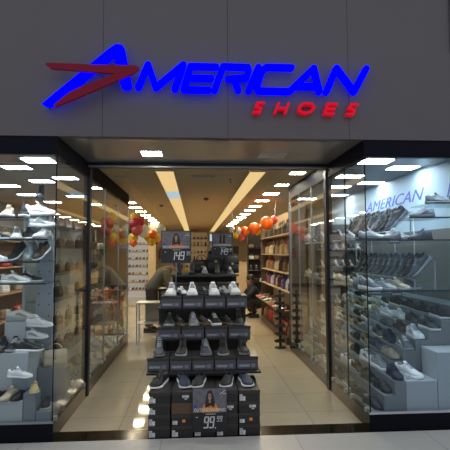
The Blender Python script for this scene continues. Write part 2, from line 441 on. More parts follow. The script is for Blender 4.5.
for k, (x, y) in enumerate([(-1.80, 5.30), (-2.29, 5.93), (-1.9, 6.75), (-2.34, 7.05), (-3.04, 7.53), (-1.65, 7.75), (-3.13, 8.68), (-2.3, 8.9), (-3.05, 9.9), (-2.3, 10.4)]):
    panel(x, y, ZC - (.0 if y > 5.5 else .035), .33, .24, f'cool white ceiling light seen through left window glass, {ORD[k]} nearest the facade', light_c, 'ceiling lights over the left window')
for k, (x, y) in enumerate([(2.13, 5.20), (2.72, 5.75), (2.25, 6.45), (2.80, 7.05), (2.42, 7.5), (2.75, 8.6), (2.3, 9.2)]):
    panel(x, y, ZC - (.0 if y > 5.5 else .035), .36, .26, f'cool white ceiling light seen through right window glass, {ORD[k]} nearest the facade', light_c, 'ceiling lights over the right window')
panel(-.47, 4.88, ZS, .21, .22, 'lit square light in the entrance soffit below the blue letters', light_w)
panel(.85, 4.93, ZS, .27, .22, 'unlit square light in the entrance soffit on the right', mat('unlit_diffuser', (.35, .34, .32), .4))
for nm, x0, x1, lab in (('a', -.53, -.28, 'long warm strip light left of the ceiling centre with a bluish section'), ('b', .715, .945, 'long warm strip light right of the ceiling centre')):
    t = thing('ceiling_light_strip', lab, 'ceiling light', ((x0 + x1) / 2, 6, ZC - .03))
    w = (x1 - x0) / 2; f = MB()
    for sg in (-1, 1): f.box(sg * w - .008, sg * w + .008, -.05, 16.6, -.012, 0)
    f.build('frame', ceil_m, t)
    y = 0
    seg = 0
    while y < 16.4:
        L = 1.0 if not (nm == 'a' and seg == 0) else 1.95
        mm = strip_b if (nm == 'a' and seg == 1) else strip_w
        MB().box(-w + .008, w - .008, y, y + L - .02, -.006, 0).build('diffuser', mm, t); y += L; seg += 1
t = thing('air_vent', 'rectangular grille in ceiling just inside the entrance', 'air vent', (.11, 6.37, ZC - .03))
v = MB(); v.box(-.16, .16, -.07, .07, -.006, 0)
v.build('frame', mat('vent_grey', (.25, .22, .18), .6), t); v = MB()
for i in range(6): v.box(-.14, .14, -.055 + i * .02, -.045 + i * .02, -.011, -.006)
v.build('slat', steel, t)
t = thing('air_vent', 'small ceiling grille beside the left display case header', 'air vent', (-1.05, 6.6, ZC))
MB().box(-.1, .1, -.06, .06, -.008, 0).build('frame', steel, t)
for x, y, lab in ((-.76, 10.2, 'small round ceiling sensor left of the left light strip'), (.21, 8.9, 'small round ceiling sensor between the two light strips')):
    MB_ = MB().lathe([(.001, -.05), (.03, -.045), (.045, -.02), (.05, 0)], 14)
    tag(MB_.build('smoke_detector', mat('sensor_grey', (.12, .1, .09), .5), None, (x, y, ZC - (.03 if x > -.9 else 0))), lab, 'smoke detector')
t = thing('sprinkler', 'small sprinkler head hanging from ceiling near right light strip', 'sprinkler', (.52, 6.6, ZC - .03))
MB().lathe([(.03, 0), (.03, -.006), (.008, -.008), (.008, -.05)], 10).build('stem', steel, t); MB().lathe([(.001, -.058), (.028, -.055), (.028, -.05), (.001, -.048)], 10).build('deflector', steel, t)

# ------------------------------------------------------------------ display cases (windows)
def case(label, side, ylast, joints):
    s = side; X = XL if s < 0 else XR; far = -3.3 if s < 0 else 3.0
    t = thing('display_window', label, 'display case', (X, D, 0))
    def bx(m, a, b, y0, y1, z0, z1, mi=0):  # a,b = distances from the entrance-side face, away from the entrance
        x0, x1 = sorted((s * a, s * b)); m.box(x0, x1, y0 - D, y1 - D, z0, z1, mi)
    W = abs(far - X)
    b = MB(); bx(b, 0, W, D, D + .05, 0, .145); bx(b, 0, .05, D + .05, YT - .05, 0, .145); b.build('base', dark_m if s > 0 else dark_m, t)
    b = MB(); bx(b, -.002, .0, D + .01, YT - .06, .0, .143); bx(b, .0, .05, YT + .05, ylast, 0, .16); bx(b, 0, .6, ylast - .03, ylast, 0, .16); b.build('side_base', bronze_m, t)
    b = MB(); bx(b, 0.05, W, D + .05, YT, .05, .13); bx(b, .05, .62 if s < 0 else W, YT, ylast - .03, .05, .13); b.build('floor_board', riser_m, t)
    b = MB(); bx(b, 0, W, D, D + .06, 2.565, ZS - .001); bx(b, 0, .06, D + .06, YT - .05, 2.565, ZS - .001); bx(b, 0, .06, YT + .05, ylast, 2.565, ZC - .001); b.build('header', dark_m, t)
    b = MB(); bx(b, -.015, .06, YT - .05, YT + .05, 0, ZS - .06); b.build('post', frame_m, t)
    b = MB(); bx(b, 0, .03, ylast - .03, ylast, .16, 2.565); b.build('post', steel, t)
    b = MB(); bx(b, 0.0, W, D + .004, D + .03, .145, .165); b.build('sill_rail', alum if s > 0 else steel, t)
    b = MB(); bx(b, .003, .010, D + .001, D + .012, .165, 2.565); b.build('corner_joint', dark_m, t)
    g = MB(); bx(g, .012, W, D + .004, D + .012, .165, 2.565); g.build('glass_pane', glassr if s > 0 else glass, t)
    ys = [D + .014] + [y for y in joints if y < YT] + [YT - .05]
    for a, c in zip(ys, ys[1:]):
        g = MB(); bx(g, .003, .011, a, c - .006, .145, 2.565); g.build('glass_pane', glass, t)
        if c < YT - .1: g = MB(); bx(g, .002, .014, c - .010, c - .002, .145, 2.565); g.build('joint_profile', frame_m, t)
        for yy in (a + .08, c - .1): h = MB(); bx(h, -.008, .03, yy - .025, yy + .025, .145, .18); h.build('clamp', alum, t)
    ys = [YT + .05] + [y for y in joints if y > YT] + [ylast - .03]
    for a, c in zip(ys, ys[1:]):
        g = MB(); bx(g, .003, .011, a, c - .006, .16, 2.565); g.build('glass_pane', glass, t)
        if c < ylast - .1: g = MB(); bx(g, .0, .016, c - .012, c, .16, 2.565); g.build('joint_profile', steel, t)
        for yy in (a + .08, c - .1): h = MB(); bx(h, -.008, .03, yy - .025, yy + .025, .16, .195); h.build('clamp', alum, t)
    return t
case('black framed glass display case on the left of the entrance', -1, 8.68, [6.45, 7.6])
case('black framed glass display case on the right of the entrance', 1, 7.70, [4.82, 6.25, 7.0])

# ================================================================== SIGN LETTERS
# outlines below are in sign units (1 unit = 1 cm grid on the facade plane, x to the right, z up)
def SX(px): return (px - 199.2) * .009345 + .04
def SZ(px, py): return 1.65 + 4.2 * ((253 - py) / 454.0) * (1 + .0) 
import math as _m
YAW, PIT, ROL, FO = .0651, .0613, -.0047, 454.0
def facade_xz(px, py, Y=4.15):
    """trace of the sign artwork -> metres on the facade"""
    a, b = px - 225, py - 225; c, s = math.cos(ROL), math.sin(ROL)
    qx, qy = a * c + b * s, -a * s + b * c
    X, U = qx / FO, -qy / FO
    d = math.cos(PIT) - U * math.sin(PIT); Z = math.sin(PIT) + U * math.cos(PIT)
    r = (X * math.cos(YAW) + d * math.sin(YAW), -X * math.sin(YAW) + d * math.cos(YAW), Z)
    k = Y / r[1]
    return (r[0] * k, r[2] * k + 1.65)
def capsule(m, p, q, wp, wq, y0, y1, mi=0):
    (x0, z0), (x1, z1) = p, q
    a = math.atan2(z1 - z0, x1 - x0); pts = []
    for i in range(7): t = a - PI / 2 + PI * i / 6 * 1; pts.append((x1 + wq * math.cos(t), z1 + wq * math.sin(t)))
    for i in range(7): t = a + PI / 2 + PI * i / 6; pts.append((x0 + wp * math.cos(t), z0 + wp * math.sin(t)))
    m.poly(pts, y0, y1, mi)
def stroke_letter(strokes, w, y0, y1, name, m, parent, lab):
    b = MB(); k = 0
    for st in strokes:
        pts = [facade_xz(*p) for p in st]
        for p, q in zip(pts, pts[1:]):
            capsule(b, p, q, w, w, y0 - .0004 * k, y1, 0); k += 1
    o = b.build(name, m, parent); o['label'] = lab
    return o
logo = thing('store_sign', 'illuminated blue word AMERICAN with a red arrow swoosh on the grey facade', 'sign', (0, 0, 0))
w = .0292
c1 = [(50, 282), (62, 291), (88, 291), (150, 247), (235, 174), (318, 107), (343, 215), (352, 228), (376, 228), (384, 217), (357, 76), (348, 63), (325, 60), (298, 78), (180, 175)]
pts = [facade_xz(30 + x / 3.75, 30 + y / 3.75) for x, y in c1]
b = MB(); b.poly(pts, 4.105, 4.15); b.build('letter', blue_l, logo)['label'] = 'large blue letter A crossed by the swoosh'
LT = [('M', [[(138.5, 88), (148.3, 65.5), (156, 88.5), (183.5, 65.5), (174.8, 90)]]),
      ('E', [[(216, 67.8), (190.5, 67.3), (184, 90.5), (208.5, 91)], [(187.5, 79), (211, 79.3)]]),
      ('R', [[(214.5, 91.3), (223, 67.5), (247.5, 68.3), (248.3, 72), (245.5, 79), (228, 79.8)], [(234, 80.5), (238, 91.2)]]),
      ('I', [[(258, 68.3), (248.2, 91.8)]]),
      ('C', [[(291, 68.8), (266, 68.3), (262.3, 71), (256.5, 88), (258.5, 91.8), (289, 92.5)]]),
      ('A', [[(289, 92.5), (313, 69.3), (318.5, 92.6)], [(299, 87.5), (317, 87.5)]]),
      ('N', [[(325.5, 93), (335.5, 69.3), (353, 93), (365, 70)]])]
for i, (ch, st) in enumerate(LT):
    stroke_letter(st, w, 4.118 - .002 * i, 4.155, 'letter', blue_l, logo, f'blue letter {ch}')
c2 = [(60, 131), (66, 127), (110, 128), (240, 133), (395, 136), (410, 143), (411, 151), (390, 166), (240, 232), (160, 266), (96, 291), (91, 283), (150, 236), (215, 206), (322, 167), (240, 161), (80, 148)]
b = MB(); b.poly([facade_xz(30 + x / 3.75, 30 + y / 3.75, 4.08) for x, y in c2], 4.055, 4.085)
b.build('swoosh', red_l, logo)['label'] = 'dark red arrow shaped swoosh'
b = MB()
for px, py in ((60, 66), (100, 68), (130, 70), (48, 106), (125, 85)): 
    x, z = facade_xz(px, py); b.box(x - .006, x + .006, 4.11, 4.2, z - .006, z + .006)
b.build('spacer', dark_m, logo)
word = thing('store_sign', 'small red word SHOES in slanted letters below the blue sign', 'sign', (0, 0, 0))
S2 = [('S', [[(263.5, 103.5), (257.5, 103.3), (255.8, 107.2), (260.8, 108.7), (259.6, 112.6), (253.8, 112.6)]]),
      ('H', [[(278.3, 103.8), (274.8, 113.2)], [(288.3, 104), (285, 113.5)], [(277.5, 108.6), (286, 108.8)]]),
      ('O', [[(303, 104.2), (299.2, 107.2), (298.8, 111), (302, 113.2), (307, 113.3), (312, 110.8), (313.8, 107.5), (311.8, 104.8), (307, 103.9), (303, 104.2)]]),
      ('E', [[(336.4, 104.6), (327.5, 104.4), (324.4, 114), (333, 114.3)], [(326.2, 109.3), (334, 109.4)]]),
      ('S', [[(357, 105.2), (351, 105), (349, 109), (354, 110.5), (352.6, 114.6), (346.5, 114.5)]])]
for i, (ch, st) in enumerate(S2):
    stroke_letter(st, .0125, 4.13, 4.19, 'letter', red_l2, word, f'red letter {ch}')

# ================================================================== CENTRE DISPLAY
gon = thing('display_gondola', 'black stepped display stand in the entrance carrying shoe boxes', 'display stand', (.085, 4.2, 0))
m = MB()
m.box(-.51, .51, .36, .50, 0, .40); m.box(-.565, .565, .36, 1.2, .455, .472); m.box(-.53, .53, 1.10, 1.2, .3, .455)
m.box(-.53, .53, .95, 1.34, .674, .689); m.box(-.53, .53, 1.20, 1.60, .990, 1.005); m.build('shelf', blk, gon)
for x in (-.50, .44):
    m = MB(); m.box(x, x + .06, 1.36, 1.42, 0, 1.0); m.box(x, x + .06, .5, 1.36, .42, .455); m.box(x, x + .06, .98, 1.36, .645, .674); m.build('upright', blk, gon)
MB().box(-.53, .53, 1.42, 1.46, .0, .98).build('back_panel', mat('gondola_back', (.03, .02, .015), .6), gon)
m = MB(); m.box(-.545, .545, .44, .455, .445, .472); m.build('shelf_lip', steel, gon)

def lbl(parent, x0, x1, z0, z1, y, m=tag_w, name='sticker'):
    b = MB(); b.box(x0, x1, y - .0015, y, z0, z1, 0)
    n = max(2, int((z1 - z0) / .012))
    if m is tag_w:
        for i in range(n): b.box(x0 + .004, x0 + (x1 - x0) * random.uniform(.5, .92), y - .002, y - .0015, z0 + (i + .3) * (z1 - z0) / n, z0 + (i + .62) * (z1 - z0) / n, 1)
    return b.build(name, [m, tag_g], parent)
def shoebox(x, y, z, w, d, h, body, lid, label, group, kind=0, rz=0, lidh=.032):
    t = thing('shoe_box', label, 'shoe box', (x, y, z), (0, 0, R(rz)), group)
    root = t; t = MB().box(-w / 2 + .003, w / 2 - .003, .003, d - .003, 0, h - .004, bev=.002).build('box_body', body, root)
    MB().box(-w / 2, w / 2, 0, d, h - lidh, h, bev=.002).build('lid', lid, root)
    if kind == 1:      # dark box with white shipping labels low on the left
        lbl(t, -w / 2 + .008, -w / 2 + .06, .006, .045, 0.002); lbl(t, -w / 2 + .008, -w / 2 + .035, .048, .062, 0.002)
    elif kind == 2:    # grey box with a row of pale print
        lbl(t, -w / 2 + .02, w * .12, .022, .052, 0.0025, mat('pale_print', (.21, .22, .28), .5)); lbl(t, w * .18, w * .36, .020, .056, .0025, mat('pale_print', (.21, .22, .28), .5))
        b = MB(); 
        for i in range(7): b.box(-w / 2 + .03 + i * .014, -w / 2 + .038 + i * .014, .0004, .001, .030, .044)
        b.build('printed_mark', mat('print_light', (.45, .46, .52), .5), t)
    elif kind == 3:
        lbl(t, .0, w * .3, .045, .07, .002); lbl(t, w * .1, w * .22, .03, .04, .002)
    elif kind == 4:
        lbl(t, -w / 2 + .012, -w / 2 + .055, .012, .045, .002); lbl(t, .0, .028, .030, .055, .002, tag_o)
    return root
cx = .085
colx = [-.425, -.222, -.019, .184, .387, .590]
cn = ['leftmost', 'second', 'middle', 'fourth', 'rightmost']
rn = ['bottom', 'second', 'third', 'top']
for c in range(5):
    for r in range(4):
        kind = {0: 1, 1: [1, 4, 0, 3][r], 2: 1, 3: [1, 0, 3, 0][r], 4: [1, 4, 3, 1][r]}[c]
        body, lid = black_b, black_lid
        dy = random.uniform(-.004, .006)
        if (c, r) == (1, 2): body, lid = brown_b, brown_b
        desc = 'brown cardboard shoe box' if body is brown_b else 'black shoe box'
        shoebox((colx[c] + colx[c + 1]) / 2 + random.uniform(-.002, .002), 4.2 + dy, r * .1, .197, .33, .0995, body, lid,
                f'{desc}, {rn[r]} of the {cn[c]} stack under the front shoes', 'black boxes stacked at the foot of the display', kind)
# tier 2: five grey boxes
for i in range(5):
    shoebox(-.375 + i * .225, 4.655, .472, .220, .33, .128, grey_b, black_lid, f'grey shoe box with black lid, {cn[i]} of five in the second tier', 'grey boxes in the second tier', 2)
fn = ['leftmost', 'second from left', 'third from left', 'rightmost']
for i in range(4):
    shoebox(-.294 + i * .264, 5.19, .689, .255, .33, .132, grey_b, black_lid, f'grey shoe box with black lid, {fn[i]} of four in the third tier', 'grey boxes in the third tier', 2)
    shoebox(-.288 + i * .26, 5.44, 1.005, .250, .31, .135, grey_b, black_lid, f'grey shoe box with black lid, {fn[i]} of four in the top tier', 'grey boxes in the top tier', 2)
A = [('sneaker', 'black', 'white', 'brown', -.345, -108), ('slip_on', 'navy', 'white', 'white', -.120, -78), ('slip_on', 'black', 'white', 'white', .03, -104), ('slip_on', 'black', 'white', 'white', .30, -104), ('slip_on', 'navy', 'white', 'white', .475, -82)]
for i, (k, u, s_, l, x, rz) in enumerate(A):
    shoe(k, u, s_, l, (x, 4.43, .4), rz, f'{u} low shoe with white sole, {cn[i]} of five on the black boxes', acc=u, scale=1.16)
A = [('high_top', 'dark grey', 'grey', 'silver', -.385, -85), ('high_top', 'black', 'light grey', 'black', -.145, -95), ('runner', 'slate', 'grey', 'light grey', .10, -88), ('high_top', 'black', 'light grey', 'black', .285, -92), ('high_top', 'black', 'grey', 'black', .495, -88)]
for i, (k, u, s_, l, x, rz) in enumerate(A):
    shoe(k, u, s_, l, (x, 4.83, .60), rz, f'{u} shoe, {cn[i]} of five on the second tier of grey boxes', acc=u, scale=1.13)
A = [('runner', 'black', 'light grey', 'black', -.305, -92), ('runner', 'grey', 'light grey', 'silver', -.03, -84), ('runner', 'black', 'white', 'silver', .215, -75), ('high_top', 'black', 'grey', 'black', .50, -90)]
for i, (k, u, s_, l, x, rz) in enumerate(A):
    shoe(k, u, s_, l, (x, 5.345, .821), rz, f'{u} sports shoe, {fn[i]} of four on the third tier of grey boxes', acc=u, scale=1.1)
A = [(-.30, 'light grey', 'black'), (-.045, 'light grey', 'black'), (.215, 'silver', 'black'), (.47, 'silver', 'light grey')]
for i, (x, sc_, ac) in enumerate(A):
    shoe('runner', 'white', sc_ if i == 3 else 'white', sc_, (x, 5.60, 1.14), -90 + (i - 1) * 4, f'white sports shoe, {fn[i]} of four on the top tier of grey boxes', acc=ac, scale=1.2)
for i, (x, u) in enumerate([(-.16, 'white'), (.10, 'black'), (.36, 'light grey')]):   # second shoes half hidden behind the first ones
    shoe('runner', u, 'dark grey', 'silver', (x, 5.62, 1.14), -60, f'{u} shoe standing in the {["left", "middle", "right"][i]} gap of the top tier', acc='black', scale=.8)
for i, (x, u) in enumerate([(-.19, 'black'), (.09, 'brown'), (.37, 'black')]):
    shoe('sneaker', u, 'tan', 'grey', (x, 5.37, .821), -50, f'{u} shoe standing in the {["left", "middle", "right"][i]} gap of the third tier', acc='black', scale=.85)

# ------------------------------------------------------------------ price posters
def seg_digits(m, txt, x, z, h, w, gap, y, mi=0):
    seg = {'9': 'abcdfg', '1': 'bc', '4': 'bcfg'}
    t = h * .062
    for ch in txt:
        if ch == ',':
            m.box(x, x + t * 1.3, y - .001, y, z - t * 1.5, z + t * .6, mi); x += gap + t; continue
        sh = lambda zz: (zz - z) * .12
        P = {'a': ((0, h), (w, h)), 'b': ((w, h), (w, h / 2)), 'c': ((w, h / 2), (w, 0)), 'd': ((0, 0), (w, 0)), 'f': ((0, h), (0, h / 2)), 'g': ((0, h / 2), (w, h / 2))}
        for s_ in seg[ch]:
            (a, b_), (c, d_) = P[s_]
            capsule(m, (x + a + b_ * .12, z + b_), (x + c + d_ * .12, z + d_), t, t, y - .001, y, mi)
        x += w + gap
def poster(loc, W, H, big, small, label, rz=0, legs=True, stand=None, face=True, dress='orange'):
    t = thing('price_sign', label, 'price sign', loc, (0, 0, R(rz)))
    MB().box(-W / 2, W / 2, 0, .012, 0, H, bev=.002).build('board', mat('poster_black', (.010, .011, .014), .4), t)
    f = MB(); e = .008
    f.box(-W / 2 - e, W / 2 + e, -.004, .014, -e, 0); f.box(-W / 2 - e, W / 2 + e, -.004, .014, H, H + e); f.box(-W / 2 - e, -W / 2, -.004, .014, 0, H); f.box(W / 2, W / 2 + e, -.004, .014, 0, H)
    if stand is not None: f.build('frame', mat('poster_frame', (.05, .06, .075), .4), t)
    bgm = mat('poster_photo_background', (.13, .13, .16), .5, noise=.75, nscale=22)
    MB().box(-W / 2 + .004, W / 2 - .004, -.001, 0, H * .44, H - .004).build('photo_background', bgm, t)
    p = MB(); y = -.0015
    hx = 0; hz = H * .80; s = H
    def ell(cx_, cz, rx, rz_, mi, yy, n=18): p.poly([(cx_ + rx * math.cos(2 * PI * i / n), cz + rz_ * math.sin(2 * PI * i / n)) for i in range(n)], yy - .0003, yy, mi)
    if face:
        p.poly([(-.235 * W, H * .445), (.24 * W, H * .445), (.25 * W, H * .53), (.19 * W, H * .62), (.08 * W, H * .68), (-.08 * W, H * .68), (-.18 * W, H * .61), (-.23 * W, H * .52)], y - .0003, y, 0)
        p.poly([(-.14 * W, H * .56), (-.04 * W, H * .57), (.02 * W, H * .60), (.13 * W, H * .55), (.15 * W, H * .66), (.11 * W, H * .82), (.06 * W, H * .925), (-.0 * W, H * .95), (-.06 * W, H * .92), (-.1 * W, H * .82), (-.13 * W, H * .68)], y - .0008, y - .0004, 1)
        ell(.0, H * .80, .052 * W, .085 * H, 2, y - .001)
        p.poly([(-.03 * W, H * .66), (.03 * W, H * .66), (.025 * W, H * .74), (-.025 * W, H * .74)], y - .0012, y - .0009, 2)
        p.poly([(-.02 * W, H * .755), (.02 * W, H * .755), (.012 * W, H * .765), (-.012 * W, H * .765)], y - .0016, y - .0013, 3)
        for sx in (-1, 1): ell(sx * .02 * W, H * .815, .008 * W, .006 * H, 1, y - .0013, 8)
    else:
        for sx in (-.09, .09):
            p.poly([(sx * W - .04 * W, H * .95), (sx * W - .07 * W, H * .60), (sx * W - .05 * W, H * .54), (sx * W + .05 * W, H * .54), (sx * W + .05 * W, H * .60), (sx * W + .04 * W, H * .95)], y - .0008, y - .0004, 1)
            p.poly([(sx * W - .07 * W, H * .50), (sx * W + .07 * W, H * .50), (sx * W + .05 * W, H * .56), (sx * W - .06 * W, H * .56)], y - .0012, y - .0009, 0)
    p.poly([(-.47 * W, H * .55), (-.39 * W, H * .55), (-.37 * W, H * .62), (-.45 * W, H * .62)], y - .0003, y, 4)
    p.poly([(.28 * W, H * .84), (.44 * W, H * .93), (.46 * W, H * .955), (.30 * W, H * .87)], y - .0003, y, 3)
    p.poly([(.38 * W, H * .86), (.47 * W, H * .86), (.47 * W, H * .875), (.38 * W, H * .875)], y - .0003, y, 3)
    p.build('picture', [mat('dress_' + dress, (.62, .24, .03) if dress == 'orange' else (.45, .13, .05), .6), mat('print_dark_hair', (.02, .013, .01), .6), mat('print_skin', (.33, .18, .12), .6), mat('print_white', (.6, .6, .6), .6), mat('print_blue', (.02, .05, .4), .6)], t)
    me = text_mesh('OUTONO/INVERNO', H * .105, .0006); me.materials.clear(); me.materials.append(mat('print_lettering', (.85, .85, .85), .5))
    xs_ = [v.co.x for v in me.vertices]; k = W * .90 / (max(xs_) - min(xs_))
    o = link('lettering', me, t, (0, -.004, H * .468), (R(90), 0, 0)); o.scale = (k, 1.0, 1)
    d = MB(); seg_digits(d, big, -W * .17, H * .10, H * .24, W * .105, W * .055, -.001)
    zx = -W * .17 + len(big.replace(',', '')) * W * .16 + W * .055
    seg_digits(d, small, zx, H * .24, H * .11, W * .05, W * .035, -.001)
    d.box(-W * .12, W * .17, -.0015, -.001, H * .40, H * .412); d.box(-W * .40, -W * .34, -.0015, -.001, H * .33, H * .345)
    if ',' not in big: pass
    d.build('price_lettering', mat('price_print', (.66, .68, .70), .5), t)
    if stand is not None:
        MB().tube([(0, .02, -stand), (0, .02, H * .6)], .007, 8).build('pole', steel, t)
        MB().lathe([(.07, -stand), (.07, -stand + .008), (.012, -stand + .012)], 16, M=Matrix.Translation((0, .02, 0))).build('foot', steel, t)
    return t
poster((.127, 4.172, .05), .312, .386, '99,', '99', 'black price sign 99,99 with woman in orange leaning on black shoe boxes')
poster((-.245, 5.78, 1.53), .365, .395, '149', '99', 'price sign 149,99 on a pole above the front display stand', 2, stand=.388, dress='rust')
poster((.45, 7.6, 1.585), .335, .39, '149', '99', 'smaller looking price sign 149 on a pole above the rear display stand', -6, stand=.262, face=False)
# stand feet rest: front sign on the shelf top behind boxes
MB().box(-.53, .53, 1.555, 1.70, 1.1, 1.142).build('rear_ledge', blk, gon)
for x in (-.53, .48): MB().box(x, x + .05, 1.60, 1.70, 0, 1.1).build('upright', blk, gon)

# ------------------------------------------------------------------ rear display stand
g2 = thing('display_gondola', 'black rear display stand behind the front one with dark shoes on top', 'display stand', (.148, 7.0, 0))
m = MB(); m.box(-.51, .51, 0, .9, 1.295, 1.315); m.box(-.51, .51, -.35, .3, 1.03, 1.045); m.box(-.51, .51, -.6, .3, .7, .715)
m.build('shelf', blk, g2)
for x in (-.5, .44): MB().box(x, x + .06, .25, .31, 0, 1.295).build('upright', blk, g2)
MB().box(-.51, .51, .32, .36, 0, 1.29).build('back_panel', MATS['gondola_back'], g2)
MB().box(-.52, .52, -.012, 0, 1.29, 1.318).build('shelf_lip', mat('lip_grey', (.05, .055, .06), .4), g2)
for i in range(3):
    shoebox(-.19 + i * .335, 6.68, 1.045, .31, .34, .16, mat('shoe_box_taupe', (.10, .08, .055), .6), black_lid, f'taupe shoe box, {["left", "middle", "right"][i]} one of three on rear stand', 'taupe boxes on the rear stand', 0)
KS = [('ankle_boot', 'black'), ('ankle_boot', 'black'), ('runner', 'grey'), ('ankle_boot', 'black'), ('runner', 'black')]
for i, (k, u) in enumerate(KS):
    shoe(k, u, 'grey' if k == 'runner' else 'black', 'white' if k == 'runner' else 'black', (-.26 + i * .2, 7.2, 1.315), -90, f'{u} {"boot" if k != "runner" else "trainer"}, {cn[i]} of five on the top deck of rear stand', acc='grey')
for i, (x, y, z, st, col, sc_) in enumerate([(.34, 7.72, 1.315, 'backpack', 'black', 1.15), (.60, 7.6, 1.315, 'backpack', 'black', .95), (.10, 7.75, 1.315, 'satchel', 'black', 1.2)]):
    handbag(st, col, (x, y, z), 8 * i, f'black {"backpack" if st == "backpack" else "bag"} on the rear stand, {["below the small price sign", "rightmost", "left of the backpacks"][i]}', scale=sc_)
for i in range(4):
    shoe('runner', ['black', 'white', 'grey', 'black'][i], 'dark grey', 'silver', (-.24 + i * .25, 6.62, .715), -90, f'{["black", "white", "grey", "black"][i]} shoe, {fn[i]} of four low on the rear stand', single=True)

# ================================================================== LEFT WINDOW
lw = thing('shelving_unit', 'perforated grey upright with glass shelves inside the left window', 'shelving', (-1.58, 4.9, 0))
MB().box(-.085, .085, 0, .03, .13, 1.86).build('upright_panel', perf_m, lw)
h = MB()
for i in range(13):
    for x in (-.055, .05): h.box(x - .006, x + .006, -.001, 0, .42 + i * .115, .435 + i * .115)
h.build('peg_holes', hole_m, lw)
def gshelf(parent, x0, x1, y0, y1, z, edge=True):
    MB().box(x0, x1, y0, y1, z - .010, z).build('glass_shelf', shelfg, parent)
    if edge: MB().box(x0, x1, y0 - .004, y0, z - .012, z + .002).build('shelf_edge', frame_m, parent)
P0 = (-1.58, 4.9)
for z, x1 in ((1.79, .17), (1.575, .10), (1.37, .16), (2.005, -.06)):
    gshelf(lw, -1.3, x1, -.46, .0, z)
for x in (-.9, -1.28):
    MB().tube([(x, .012, .13), (x, .012, 2.3)], .008, 8).build('rod', steel, lw)
# plinths
def plinth(x0, x1, y0, y1, z0, z1, label, m=white_m, name='plinth'):
    t = MB(); t.box(x0, x1, y0, y1, z0, z1, bev=.003)
    return tag(t.build(name, m), label, 'plinth')
plinth(-2.6, -1.565, 4.42, 4.86, .13, .725, 'tall white plinth in the left window below the stacked sneakers')
plinth(-2.6, -1.545, 4.262, 4.415, .13, .335, 'low white plinth at the front of the left window')
plinth(-1.855, -1.665, 4.60, 4.84, .725, .985, 'small white cube on the plinth behind black sneakers in left window')
plinth(-1.540, -1.435, 4.262, 4.415, .13, .40, 'narrow white block in the corner of the left window', riser_m)
LW = 'in the left window'
def propped(kind, up, sole, lace, loc, rz, label, a=28, scale=1., acc=None, tagged=False):
    """a shoe leaning toe-down on a small clear wedge"""
    x, y, z = loc; L = .28 * scale; sa, ca = math.sin(R(a)), math.cos(R(a))
    t = thing('shoe_wedge', 'clear wedge under the ' + label.replace(' with white sole', '').replace(' between two dark ones', ''), 'shoe stand', loc, (0, 0, R(rz)))
    MB().add([(L / 2 * ca, -.03, .001), (-L / 2 * ca, -.03, .001), (-L / 2 * ca, -.03, L * sa * .985), (L / 2 * ca, .03, .001), (-L / 2 * ca, .03, .001), (-L / 2 * ca, .03, L * sa * .985)],
             [(0, 1, 2), (5, 4, 3), (0, 3, 4, 1), (1, 4, 5, 2), (2, 5, 3, 0)], 0).build('wedge_body', acry, t)
    return shoe(kind, up, sole, lace, (x, y, z + L / 2 * sa + .004), rz, label, tilt=a, acc=acc, tagged=tagged, scale=scale)
Z1 = .725
# shelf at 1.79 (white, black, white) and the stacked shoes above
shoe('runner', 'white', 'white', 'light grey', (-1.75, 4.56, 1.79), -70, f'tagged white sneaker, upper glass shelf, left of the black one {LW}', tagged=True, acc='light grey')
shoe('sneaker', 'black', 'white', 'black', (-1.63, 4.58, 1.79), -50, f'black sneaker with white sole on the upper glass shelf {LW}', tagged=True, acc='dark grey')
shoe('runner', 'white', 'light grey', 'silver', (-1.50, 4.56, 1.79), -100, f'white sneaker at the right end of the upper glass shelf {LW}', acc='silver')
shoe('sneaker', 'navy', 'white', 'white', (-1.93, 4.54, 1.79), 10, f'navy sneaker with white stripe at left edge of upper glass shelf {LW}', acc='white')
shoe('runner', 'cream', 'white', 'beige', (-1.83, 4.55, 2.005), -80, f'cream sneaker on the short top glass shelf {LW}', tagged=True, acc='beige')
shoe('high_top', 'black', 'white', 'dark grey', (-1.69, 4.58, 2.005), -70, f'black high top beside the cream sneaker on the top shelf {LW}', tagged=True)
# clear riser holding the two big white sneakers
rs = thing('shoe_riser', 'clear acrylic riser carrying the two stacked white sneakers in left window', 'shoe stand', (-1.52, 4.60, 1.79))
MB().box(-.13, .13, -.05, .05, .118, .124).box(-.13, .13, -.05, .05, .230, .236).box(-.13, -.126, -.05, .05, 0, .236).box(.126, .13, -.05, .05, 0, .236).build('acrylic_body', acry, rs)
shoe('runner', 'white', 'white', 'light grey', (-1.53, 4.60, 2.026), -6, f'big white sneaker, upper of two stacked on the riser {LW}', acc='white', scale=1.12)
shoe('runner', 'white', 'white', 'silver', (-1.515, 4.60, 1.914), -6, f'big white sneaker, lower of two stacked on the riser {LW}', acc='light grey', scale=.98)
# shelf 1.575
shoe('sneaker', 'white', 'white', 'silver', (-1.93, 4.52, 1.575), -10, f'white and black trainer at left edge of the second glass shelf {LW}', acc='black')
propped('sneaker', 'black', 'white', 'black', (-1.735, 4.58, 1.575), -104, f'black sneaker with white sole on the second glass shelf {LW}', acc='black', scale=.95)
propped('runner', 'light grey', 'light grey', 'silver', (-1.615, 4.60, 1.575), -92, f'grey sneaker between two dark ones on second glass shelf {LW}', scale=.92)
propped('sneaker', 'brown', 'white', 'brown', (-1.505, 4.58, 1.575), -106, f'dark brown sneaker with white sole on second glass shelf {LW}', acc='black', scale=.95)
